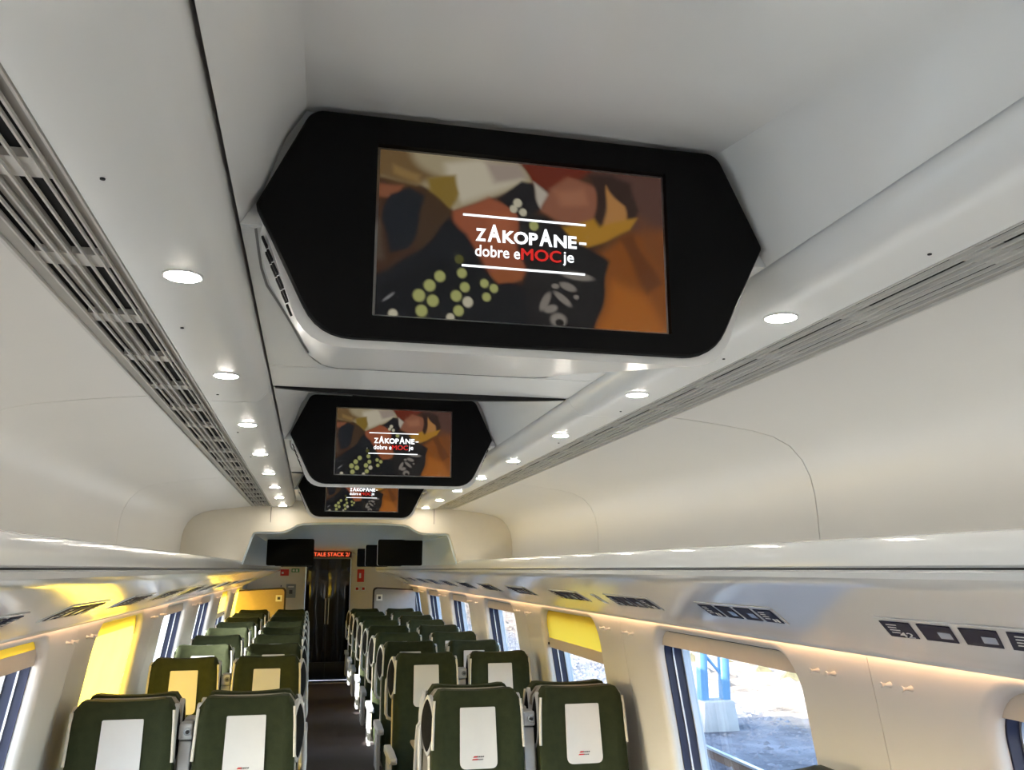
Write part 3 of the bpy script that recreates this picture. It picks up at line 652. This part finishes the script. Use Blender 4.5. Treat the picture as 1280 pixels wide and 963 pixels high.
def monitor(yf, label):
    root = empty('ceiling_monitor', (0, yf, 0)); tag(root, label, 'monitor', 'hexagonal ceiling monitors')
    link('bezel', bez_me, 'bezel', root)
    s = link('screen', scr_me, 'screen', root)
    for me, m, xx, zz in txts:
        o = link('screen_text', me, m, s); o.location = (xx, -0.0015, zz)
    for me in bar_me:
        o = link('screen_line', me, 'txtwhite', s); o.location = (0, -0.0015, 0)
    fr = link('fairing', fair_me, 'white', root)
    # vent slots in the slanting flank of the fairing
    for sg in (-1, 1):
        for r in range(2):
            for q in range(5):
                yy = 0.030+0.034*r; zc = 2.122-0.018*q-0.009*r
                f = (2.142-zc)/(2.142-1.986); xx = sg*(0.3535-(0.3535-0.2865)*f+0.0006)
                nx, nz = sg*0.90, -0.43
                mb = MB(); tx, tz = 0.43*sg, 0.90
                a = []
                for dy, dt in ((-0.005, -0.0075), (0.005, -0.0075), (0.005, 0.0075), (-0.005, 0.0075)): a.append((xx+tx*dt, yy+dy, zc+tz*dt))
                mb.hexa([(p[0]-nx*0.002, p[1], p[2]-nz*0.002) for p in a]+[(p[0]+nx*0.0012, p[1], p[2]+nz*0.0012) for p in a]); mb.obj('vent_slot', 'gap', fr)
    oy = [0.03, 0.12, 0.19, 0.27, 0.386, 0.50, 0.628, 0.70, 0.76, 0.80, 0.825, 0.838]; oh = [0.356, 0.357, 0.357, 0.353, 0.335, 0.319, 0.303, 0.292, 0.279, 0.265, 0.249, 0.226]
    path = [(-h, y) for y, h in zip(oy, oh)]+[(h, y) for y, h in list(zip(oy, oh))[::-1]]
    sm = MB(); sm.loft([[(x*k, y+dy, z) for x, y in path] for k, dy, z in ((1.0, 0.0, 2.1419), (1.0, 0.0, 2.1409), (1.010, 0.003, 2.1409), (1.010, 0.003, 2.1419))], False, False); sm.obj('fairing_seam', 'groove', fr)
    # hinge bar on the top edge
    if yf < 2: return
    hb = MB().box(-0.15, 0.27, -0.010, 0.012, 2.3035, 2.3075).obj('hinge_bar', 'silver', root)
    for xx in (-0.09, 0.085): MB().tube([(xx-0.012, -0.012, 2.306), (xx+0.012, -0.012, 2.306)], 0.0035, 10).obj('hinge_pin', 'silver', hb)
monitor(1.090, 'large hexagonal black monitor showing ZAKOPANE, nearest the camera')
monitor(1.090+PITCH, 'second hexagonal black ceiling monitor, mid-size, fully visible behind the large one')
monitor(1.090+2*PITCH, 'third hexagonal monitor, partly hidden under the second one, before the portal')
# small black side monitors beyond the portal
box_face = round_poly([(-0.178, 0.0), (-0.178, 0.205), (0.178, 0.205), (0.178, 0.0)], [0.018]*4)
for sg, s in ((-1, 'left'), (1, 'right')):
    for i, y in enumerate((7.05, 8.65, 10.25)):
        root = empty('hanging_display', (sg*0.425, y, 1.728)); tag(root, 'black rounded display box under the lower ceiling on the %s, %s' % (s, nth(i)), 'display', 'black display boxes beyond the portal')
        mb = MB(); mb.prism(None, [(x, 0.008, z) for x, z in box_face], [(x, 0.05, z) for x, z in box_face]); mb.obj('housing', 'white', root)
        mb = MB(); mb.prism(None, [(x, 0.0, z) for x, z in box_face], [(x, 0.0075, z) for x, z in box_face]); mb.obj('black_face', 'bezel', root, bevel=0.002)

# ------------------------------------------------------------------ far end: wall, door, signs, partitions
mb = MB(); mb.box(-1.34, -0.345, Y_END, Y_END+0.08, 0, 2.02); mb.box(0.375, 1.34, Y_END, Y_END+0.08, 0, 2.02); mb.box(-0.345, 0.375, Y_END, Y_END+0.08, 1.88, 2.02)
wf = mb.obj('wall_far', 'portal'); struct(wf)
dr = struct(empty('door_1', (0, Y_END, 0))); dr['label'] = 'dark glass sliding door at the far end of the aisle'
for a, b in ((-0.335, 0.012), (0.018, 0.365)):
    mb = MB(); xs = np.linspace(a, b, 13); c_ = (a+b)/2; h_ = (b-a)/2
    lp = [(x, 0.03-0.022*(1-((x-c_)/h_)**2)) for x in xs]+[(b, 0.05), (a, 0.05)]
    mb.prism(None, [(x, y, 0.28) for x, y in lp], [(x, y, 1.86) for x, y in lp]); mb.obj('door_leaf', 'doorglass', dr, smooth=40)
    MB().box(a, b, 0.025, 0.05, 0.02, 0.27).obj('kick_panel', 'black', dr, bevel=0.004)
for a, b, c, d in ((-0.345, -0.337, 0, 1.88), (0.367, 0.375, 0, 1.88)): MB().box(a, b, -0.012, 0.06, c, d).obj('door_frame', 'panelgrey', dr)
MB().box(-0.345, 0.375, -0.012, 0.02, 1.866, 1.882).obj('door_header', 'panelgrey', dr)
for xx in (-0.01, 0.04): MB().tube([(xx, 0.008, 0.85), (xx, 0.008, 1.25)], 0.008, 8).obj('door_handle', 'silver', dr)
MB().box(-0.335, 0.365, 0.07, 0.08, 0.0, 1.9).obj('door_back', 'black', dr)
root = empty('led_sign', (0, Y_END, 0)); tag(root, 'red dot-matrix LED sign above the far door reading STALE STACK', 'LED sign')
MB().box(-0.34, 0.37, -0.03, -0.002, 1.886, 1.985).obj('sign_case', 'ledback', root)
me, _ = text_mesh('sign_text', 'STALE STACK 2/', 0.062, 0.01, 0.60); o = link('sign_text', me, 'ledred', root); o.location = (-0.262, -0.032, 1.904)
def plate(name, x0, x1, z0, z1, m, label, cat, y=Y_END, extra=()):
    root = MB().box(x0, x1, y-0.012, y-0.002, z0, z1).obj(name, m, None, bevel=0.002); tag(root, label, cat)
    for nm, a, b, c, d, mm in extra: MB().box(a, b, y-0.015, y-0.0125, c, d).obj(nm, mm, root)
plate('exit_sign', -0.56, -0.44, 1.655, 1.71, 'greensign', 'small green exit sign left of the far door', 'sign', extra=[('exit_arrow', -0.545, -0.51, 1.667, 1.698, 'signwhite'), ('running_figure', -0.495, -0.46, 1.663, 1.70, 'signwhite')])
plate('emergency_sign', -0.73, -0.60, 1.60, 1.70, 'redsign', 'red emergency sign left of the green exit sign', 'sign', extra=[('sign_mark', -0.71, -0.68, 1.63, 1.66, 'signwhite')])
plate('control_panel', -0.63, -0.48, 1.26, 1.47, 'panelgrey', 'grey control panel below the green exit sign', 'control panel', extra=[('panel_button', -0.58, -0.53, 1.32, 1.38, 'print'), ('panel_slot', -0.6, -0.51, 1.42, 1.44, 'signwhite')])
plate('call_button', -0.715, -0.70, 1.43, 1.455, 'print', 'tiny dark button below the red emergency sign', 'button')
plate('extinguisher_sign', 0.47, 0.58, 1.50, 1.70, 'redsign', 'tall red equipment sign right of the far door', 'sign', extra=[('sign_mark', 0.50, 0.53, 1.56, 1.64, 'signwhite')])
plate('no_smoking_sign', 0.44, 0.51, 1.36, 1.43, 'signwhite', 'small red-and-white prohibition sign right of the far door, left of its twin', 'sign', extra=[('sign_ring', 0.455, 0.495, 1.375, 1.415, 'redsign')])
plate('no_phone_sign', 0.54, 0.61, 1.36, 1.43, 'signwhite', 'small red-and-white prohibition sign right of the far door, right of its twin', 'sign', extra=[('sign_ring', 0.555, 0.595, 1.375, 1.415, 'redsign')])
for sg, s, m in ((-1, 'left', 'tan'), (1, 'right', 'greylam')):
    yp = 13.45
    root = empty('partition_screen', (0, yp, 0)); tag(root, '%s partition panel with dark rounded edge behind the last %s seats' % ('tan' if sg < 0 else 'grey', s), 'partition', 'partition panels by the far door')
    xo = 0.60 if sg < 0 else 0.66
    pr = round_poly([(xo, 0.0), (xo, 1.44), (1.30 if sg > 0 else 1.29, 1.405), (1.33, 0.0)], [0, 0.07, 0.01, 0])
    mb = MB(); mb.prism(None, [(sg*x, 0.004, z) for x, z in pr], [(sg*x, 0.03, z) for x, z in pr]); mb.obj('edge_trim', 'brown', root)
    pr2 = round_poly([(xo+0.025, 0.0), (xo+0.025, 1.418), (1.298, 1.384), (1.325, 0.0)], [0, 0.06, 0.01, 0])
    mb = MB(); mb.prism(None, [(sg*x, -0.002, z) for x, z in pr2], [(sg*x, 0.0035, z) for x, z in pr2]); pn = mb.obj('panel_face', m, root)
    cx = sg*(xo+0.10); MB().box(cx-0.045, cx+0.045, -0.006, -0.0025, 1.24, 1.33).obj('sticker', 'signwhite', pn); MB().box(cx-0.02, cx+0.02, -0.008, -0.0065, 1.265, 1.305).obj('sticker_mark', 'print', pn)

# ------------------------------------------------------------------ seats
def seat_meshes():
    ms = {}
    # backrest cushion as a grid front/back; local: faces -y, y = 0 at the top front
    def hw(z): return float(np.interp(z, [0.40, 0.60, 0.90, 1.05, 1.15], [0.212, 0.212, 0.208, 0.202, 0.196]))
    def yf(z): return float(np.interp(z, [0.40, 0.55, 0.75, 0.95, 1.15], [-0.135, -0.125, -0.075, -0.030, 0.0]))
    def body(grow, zt, zb, ya, yb, wing, dip, nm, fabric=True):
        NX, NZ = 17, 18; mb = MB(); F_, B_ = [], []
        for j in range(NZ):
            t = j/(NZ-1)
            for i in range(NX):
                s = -1+2*i/(NX-1)
                top = zt-dip*(1-s*s) - 0.045*max(0, (abs(s)-0.80)/0.20)**2.2
                z = zb+(top-zb)*t
                x = s*(hw(z)+grow)
                hd = smoothstep(0.85, 1.05, np.array(z))*1.0
                wg = wing*(abs(s)**3)*(0.6+0.6*float(hd))
                edge = 0.02*max(0, (abs(s)-0.85)/0.15)**2+0.022*max(0, (t-0.94)/0.06)**2
                F_.append((x, yf(z)+ya-wg+edge, z)); B_.append((x, yf(z)+yb-0.35*edge, z))
        n = NX*NZ; fs = []
        for j in range(NZ-1):
            for i in range(NX-1):
                a = j*NX+i; fs.append((a, a+1, a+NX+1, a+NX)); fs.append((n+a, n+a+NX, n+a+NX+1, n+a+1))
        bd = [i for i in range(NX)]+[j*NX+NX-1 for j in range(1, NZ)]+[(NZ-1)*NX+i for i in range(NX-2, -1, -1)]+[j*NX for j in range(NZ-2, 0, -1)]
        for q in range(len(bd)): a, b = bd[q], bd[(q+1) % len(bd)]; fs.append((a, n+a, n+b, b))
        mb.add(F_+B_, fs); return mb.mesh(nm, smooth=50)
    ms['backrest'] = body(0.0, 1.166, 0.40, 0.0, 0.085, 0.028, 0.014, 'backrest')
    ms['shell'] = body(0.006, 1.154, 0.28, 0.088, 0.118, 0.0, 0.006, 'back_shell')
    # cloth cover
    zt, zb, hwc = 1.085, 0.832, 0.081
    out = round_poly([(-hwc, zt), (hwc, zt), (hwc+0.004, zb), (-hwc-0.004, zb)], [0.006, 0.006, 0.03, 0.03], 5)
    def yc(x, z):
        s = x/hw(z); return yf(z)-0.028*(abs(s)**3)*1.2
    mb = MB(); N = len(out); c = (0, (zt+zb)/2); rings = []
    for k in (1.0, 0.66, 0.33):
        rings.append([(c[0]+(x-c[0])*k, yc(x*k, c[1]+(z-c[1])*k)-0.005, c[1]+(z-c[1])*k) for x, z in out])
    back = [[(x, yc(x, z)+0.001, z) for x, z in out]]
    mb.loft(back+rings, True, True); ms['cover'] = mb.mesh('headrest_cover', smooth=30)
    mb = MB(); mk = MB()
    def q(m, x0, x1, z0, z1, sl=0.006):
        y = yc(0, z0)-0.0072
        m.hexa([(x0, y+0.0015, z0), (x1, y+0.0015, z0), (x1+sl, y+0.0015, z1), (x0+sl, y+0.0015, z1), (x0, y, z0), (x1, y, z0), (x1+sl, y, z1), (x0+sl, y, z1)])
    q(mb, -0.032, -0.008, 0.868, 0.873); q(mb, -0.026, -0.010, 0.878, 0.884)
    for i in range(4): q(mk, -0.009+0.0085*i, -0.003+0.0085*i, 0.8785, 0.8835, 0.002)
    for i in range(4): q(mk, -0.006+0.0065*i, -0.0015+0.0065*i, 0.868, 0.872, 0.002)
    ms['mark_red'] = mb.mesh('logo_mark', smooth=0); ms['mark_dark'] = mk.mesh('logo_letters', smooth=0)
    # side wing: dark pad in a pale trim ring
    N = 22; cz, cyw = 1.010, 0.055
    def oval(k, x): return [(x, cyw+0.052*k*math.cos(2*math.pi*i/N)*(1-0.25*math.sin(2*math.pi*i/N)), cz+0.118*k*math.sin(2*math.pi*i/N)) for i in range(N)]
    ms['wing'] = MB().loft([oval(0.9, 0.192), oval(0.9, 0.209), oval(0.7, 0.214), oval(0.3, 0.215)], True, True).mesh('side_wing', smooth=50)
    ms['wingtrim'] = MB().loft([oval(1.06, 0.192), oval(1.06, 0.208), oval(1.0, 0.212), oval(0.9, 0.210), oval(0.9, 0.195)], True, False).mesh('wing_trim', smooth=50)
    dx, dy = 0.42, 0.907
    def lens(i): a = math.cos(2*math.pi*i/N); return a*abs(a)**0.45
    def slant(k, off): return [(0.222+0.054*k*lens(i)*dx+off*dy, 0.048+0.054*k*lens(i)*dy-off*dx, 1.005+0.125*k*math.sin(2*math.pi*i/N)) for i in range(N)]
    ms['awing'] = MB().loft([slant(0.91, -0.02), slant(0.91, 0.0), slant(0.72, 0.006), slant(0.3, 0.008)], True, True).mesh('side_wing', smooth=50)
    ms['awingtrim'] = MB().loft([slant(1.06, -0.02), slant(1.06, -0.002), slant(1.0, 0.002), slant(0.92, 0.001), slant(0.92, -0.02)], True, False).mesh('wing_trim', smooth=50)
    zs = np.linspace(0.915, 1.118, 9)
    ms['piping'] = MB().tube([(hw(z)+0.001, yf(z)-0.012+0.0, z) for z in zs], 0.0065, 8).mesh('piping', smooth=50)
    # seat cushion
    mb = MB(); rings = []
    for y, z0, z1, h in ((-0.60, 0.36, 0.40, 0.20), (-0.59, 0.33, 0.435, 0.207), (-0.54, 0.32, 0.452, 0.212), (-0.30, 0.32, 0.448, 0.212), (-0.10, 0.32, 0.44, 0.210)):
        rings.append([(x, y, z) for x, z in round_poly([(-h, z0), (-h, z1), (h, z1), (h, z0)], [0.02]*4, 4)])
    ms['cushion'] = mb.loft(rings).mesh('seat_cushion', smooth=50)
    mb = MB(); rings = []
    for z, a, b, h in ((0.0, -0.46, -0.14, 0.11), (0.02, -0.46, -0.14, 0.11), (0.06, -0.40, -0.18, 0.07), (0.24, -0.40, -0.18, 0.07), (0.318, -0.52, -0.10, 0.19)):
        rings.append([(-h, a, z), (h, a, z), (h, b, z), (-h, b, z)])
    ms['pedestal'] = mb.loft(rings).mesh('pedestal', smooth=20)
    mb = MB(); rings = []
    for y, h, z0, z1 in ((-0.50, 0.014, 0.585, 0.600), (-0.49, 0.022, 0.575, 0.612), (-0.30, 0.024, 0.570, 0.618), (-0.08, 0.022, 0.570, 0.615)):
        rings.append([(0.246+x, y, z) for x, z in round_poly([(-h, z0), (-h, z1), (h, z1), (h, z0)], [0.008]*4, 3)])
    ms['armrest'] = mb.loft(rings).mesh('armrest', smooth=40)
    mb = MB(); mb.hexa([(0.232, -0.34, 0.30), (0.258, -0.34, 0.30), (0.258, -0.10, 0.30), (0.232, -0.10, 0.30), (0.234, -0.24, 0.572), (0.256, -0.24, 0.572), (0.256, -0.10, 0.572), (0.234, -0.10, 0.572)])
    ms['armside'] = mb.mesh('armrest_panel', smooth=0, bevel=0.004)
    # grab handle on the aisle side
    pts = [(0.206, 0.06, 0.74), (0.240, 0.05, 0.755), (0.250, 0.052, 0.78), (0.250, 0.075, 0.90), (0.246, 0.098, 0.985), (0.238, 0.102, 1.0), (0.206, 0.102, 1.01)]
    ms['handle'] = MB().tube(pts, 0.011, 10).mesh('grab_handle', smooth=50)
    return ms
SM = seat_meshes()
def mirrored(me):
    m2 = me.copy(); m2.name = me.name
    co = np.empty(len(m2.vertices)*3); m2.vertices.foreach_get('co', co); co = co.reshape(-1, 3); co[:, 0] *= -1; m2.vertices.foreach_set('co', co.ravel()); m2.flip_normals(); return m2
for k in ('awing', 'awingtrim', 'wing', 'wingtrim', 'piping', 'armrest', 'armside', 'handle'): SM[k+'_m'] = mirrored(SM[k])
def seat(x, y, face, aisle, label, group):
    """face -1: towards the camera; aisle = +1/-1: world x direction of the aisle seen from this seat, 0 for a window seat"""
    root = empty('passenger_seat', (x, y, 0)); tag(root, label, 'seat', group)
    if face > 0: root.rotation_euler = (0, 0, math.pi)
    loc = lambda s: '' if s*(-face) > 0 else '_m'          # local +x is world +x when facing -y
    bk = link('backrest', SM['backrest'], 'fabric', root)
    link('back_shell', SM['shell'], 'shell', root)
    cv = link('headrest_cover', SM['cover'], 'cover', root); cv['label'] = 'white headrest cover with tiny red and grey logo'
    link('logo_mark', SM['mark_red'], 'red', cv); link('logo_letters', SM['mark_dark'], 'print', cv)
    for s in ('', '_m'):
        aw = 'a' if aisle and s == loc(aisle) else ''
        wg = link('side_wing', SM[aw+'wing'+s], 'fabric_dark', root); link('wing_trim', SM[aw+'wingtrim'+s], 'seatgrey', wg); link('piping', SM['piping'+s], 'piping', bk)
    link('seat_cushion', SM['cushion'], 'fabric', root); link('pedestal', SM['pedestal'], 'seatgrey', root)
    if aisle:
        link('armrest', SM['armrest'+loc(aisle)], 'seatgrey', root); link('armrest_panel', SM['armside'+loc(aisle)], 'seatgrey', root); link('grab_handle', SM['handle'+loc(aisle)], 'seatgrey', root)
    return root
con = None
def console(x, y, face, label):
    global con
    if con is None:
        a = MB(); a.hexa([(-0.026, -0.12, 0.30), (0.026, -0.12, 0.30), (0.026, 0.10, 0.30), (-0.026, 0.10, 0.30), (-0.026, 0.02, 0.985), (0.026, 0.02, 0.985), (0.026, 0.11, 0.985), (-0.026, 0.11, 0.985)])
        b = MB(); b.hexa([(-0.029, 0.008, 0.99), (0.029, 0.008, 0.99), (0.029, 0.11, 0.99), (-0.029, 0.11, 0.99), (-0.028, 0.012, 1.055), (0.028, 0.012, 1.055), (0.028, 0.10, 1.055), (-0.028, 0.10, 1.055)])
        c = MB().tube([(0.008, 0.002, 1.024), (0.008, 0.014, 1.024)], 0.016, 14); d = MB().tube([(0.008, -0.006, 1.024), (0.008, 0.004, 1.024)], 0.008, 10)
        e = MB().box(-0.0262, 0.0262, 0.0, 0.1, 0.86, 0.863)
        f = MB(); f.loft([[(xx, yy, zz) for xx, zz in round_poly([(-h, z0), (-h, z1), (h, z1), (h, z0)], [0.008]*4, 3)] for yy, h, z0, z1 in ((-0.48, 0.018, 0.585, 0.605), (-0.46, 0.026, 0.575, 0.615), (-0.06, 0.026, 0.572, 0.618))])
        con = [m.mesh(n, smooth=sm, bevel=bv) for m, n, sm, bv in ((a, 'column', 0, 0.006), (b, 'head', 0, 0.008), (c, 'lamp_ring', 40, 0), (d, 'lamp_knob', 40, 0), (e, 'seam', 0, 0), (f, 'armrest', 40, 0))]
    root = empty('seat_console', (x, y, 0)); tag(root, label, 'console', 'grey consoles between seat pairs')
    if face > 0: root.rotation_euler = (0, 0, math.pi)
    hd = None
    for me, m in zip(con, ('seatgrey', 'seatgrey', 'silver', 'black', 'panelgrey', 'seatgrey')):
        p = root if me.name.split('.')[0] not in ('lamp_ring', 'lamp_knob') else hd
        o = link(me.name.split('.')[0], me, m, p)
        if me.name.startswith('head'): hd = o
XA, XWN = 0.505, 1.000
rows = [(4.10, -1, 'front row facing the camera'), (4.37, 1, 'back-to-back row just behind the front row, seen from behind')]
for k in range(8): rows.append((5.93+0.96*k, -1, ('first row behind the back-to-back pair' if k == 0 else '%s row behind the back-to-back pair' % ORD[k])))
for ri, (y, face, rl) in enumerate(rows):
    for sg, s in ((-1, 'left'), (1, 'right')):
        g = 'green passenger seats'
        yy = y+(0.0 if face < 0 else 0.0)
        seat(sg*XA, yy, face, -sg, 'green %s aisle seat, %s' % (s, rl), g)
        seat(sg*XWN, yy, face, 0, 'green %s window seat, %s' % (s, rl), g)
        console(sg*0.7525, yy, face, 'grey console between %s seats, %s' % (s, rl))
# seats at the lower right photo edge (window place of the row facing away, near the camera)
seat(XWN, 2.36, 1, 0, 'green window seat with only its top showing at bottom right', 'green passenger seats')
# folding tables between the facing rows
for sg, s in ((1, 'right'),):
    root = empty('folding_table', (0, 5.15, 0)); tag(root, 'beige folding table between facing %s seats' % s, 'table')
    MB().box(*sorted((sg*0.34, sg*1.22)), -0.16, 0.16, 0.715, 0.735).obj('table_top', 'shell', root, bevel=0.006)
    MB().box(*sorted((sg*0.36, sg*1.22)), -0.12, 0.12, 0.690, 0.714).obj('underframe', 'black', root)
    MB().box(*sorted((sg*0.80, sg*0.88)), -0.06, 0.06, 0.0, 0.69).obj('table_leg', 'seatgrey', root, bevel=0.006)

# ------------------------------------------------------------------ outside
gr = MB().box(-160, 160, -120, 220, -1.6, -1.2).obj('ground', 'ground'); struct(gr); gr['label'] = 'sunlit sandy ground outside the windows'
for x, nm in ((6.0, 'far'), (4.565, 'near')):
    root = empty('rail_track', (x, 0, -1.2)); tag(root, 'shiny steel rail of the next track, the %s one' % nm, 'rail', 'rails of the next track')
    MB().box(-0.035, 0.035, -60, 120, 0.125, 0.16).obj('rail_head', 'steel', root); MB().box(-0.012, 0.012, -60, 120, 0.0, 0.125).obj('rail_web', 'rust', root)
def mast(x, y, label):
    root = empty('lattice_mast', (x, y, -1.2)); tag(root, label, 'mast', 'overhead line masts')
    mb = MB(); mb.hexa([(-0.36, -0.3, -0.05), (0.36, -0.3, -0.05), (0.36, 0.3, -0.05), (-0.36, 0.3, -0.05), (-0.30, -0.25, 0.52), (0.30, -0.25, 0.52), (0.30, 0.25, 0.52), (-0.30, 0.25, 0.52)]); mb.obj('footing', 'concrete', root, bevel=0.03)
    for sx in (-1, 1):
        MB().box(sx*0.22-0.075, sx*0.22+0.075, -0.10, 0.10, 0.52, 9.0).obj('mast_leg', 'bluepaint', root, bevel=0.01)
    for i in range(14):
        z = 0.9+0.58*i; s = 1 if i % 2 else -1
        MB().tube([(-0.22*s, 0, z), (0.22*s, 0, z+0.50)], 0.028, 6).obj('lattice_brace', 'bluepaint', root)
mast(7.2, 15.75, 'pale blue lattice mast on a concrete footing outside the right window')
mast(7.6, 58.0, 'distant pale blue lattice mast beside the track')
# rubble and scrub: uncountable
def scatter(name, m, n, xr, yr, sz, label, seed, flat=0.6):
    rnd = random.Random(seed); mb = MB()
    base = [(1, 0, 0), (0, 1, 0), (-1, 0, 0), (0, -1, 0), (0, 0, 1), (0, 0, -0.4)]
    fc = [(0, 1, 4), (1, 2, 4), (2, 3, 4), (3, 0, 4), (1, 0, 5), (2, 1, 5), (3, 2, 5), (0, 3, 5)]
    for _ in range(n):
        x = rnd.uniform(*xr); y = rnd.uniform(*yr); r = sz*(0.4+rnd.random()**2*1.8); a = rnd.random()*6.28
        vs = []
        for p in base:
            q = (p[0]*r*rnd.uniform(0.7, 1.3), p[1]*r*rnd.uniform(0.7, 1.3), p[2]*r*flat*rnd.uniform(0.7, 1.2))
            vs.append((x+q[0]*math.cos(a)-q[1]*math.sin(a), y+q[0]*math.sin(a)+q[1]*math.cos(a), -1.2+q[2]))
        mb.add(vs, fc)
    o = mb.obj(name, m, smooth=0); o['kind'] = 'stuff'; tag(o, label, 'rubble'); return o
scatter('track_ballast', 'ballast', 9000, (2.5, 9.0), (1, 45), 0.045, 'loose grey stones around the next track', 1, 0.5)
scatter('sand_rubble', 'stone', 2600, (9, 45), (4, 80), 0.16, 'scattered rubble on the sunlit sand', 2, 0.45)
scatter('dry_scrub', 'bush', 900, (11, 60), (6, 110), 0.22, 'dark dry scrub tufts on the sand', 3, 0.7)
# platform on the left
root = empty('platform', (0, 0, -1.2)); tag(root, 'pale concrete platform outside the left windows', 'platform')
MB().box(-12.0, -3.2, -40, 90, 0.0, 0.55).obj('platform_slab', 'concrete', root); MB().box(-3.6, -3.15, -40, 90, 0.551, 0.60).obj('platform_edge', 'signwhite', root)
root = empty('platform_fence', (-9.5, 0, -0.65)); tag(root, 'white pipe railing along the left platform', 'railing')
for z in (0.55, 1.05): MB().tube([(0, -30, z), (0, 80, z)], 0.03, 8).obj('pipe', 'signwhite', root)
for i in range(30): MB().box(-0.03, 0.03, -30+3.6*i-0.03, -30+3.6*i+0.03, 0, 1.05).obj('post', 'signwhite', root)
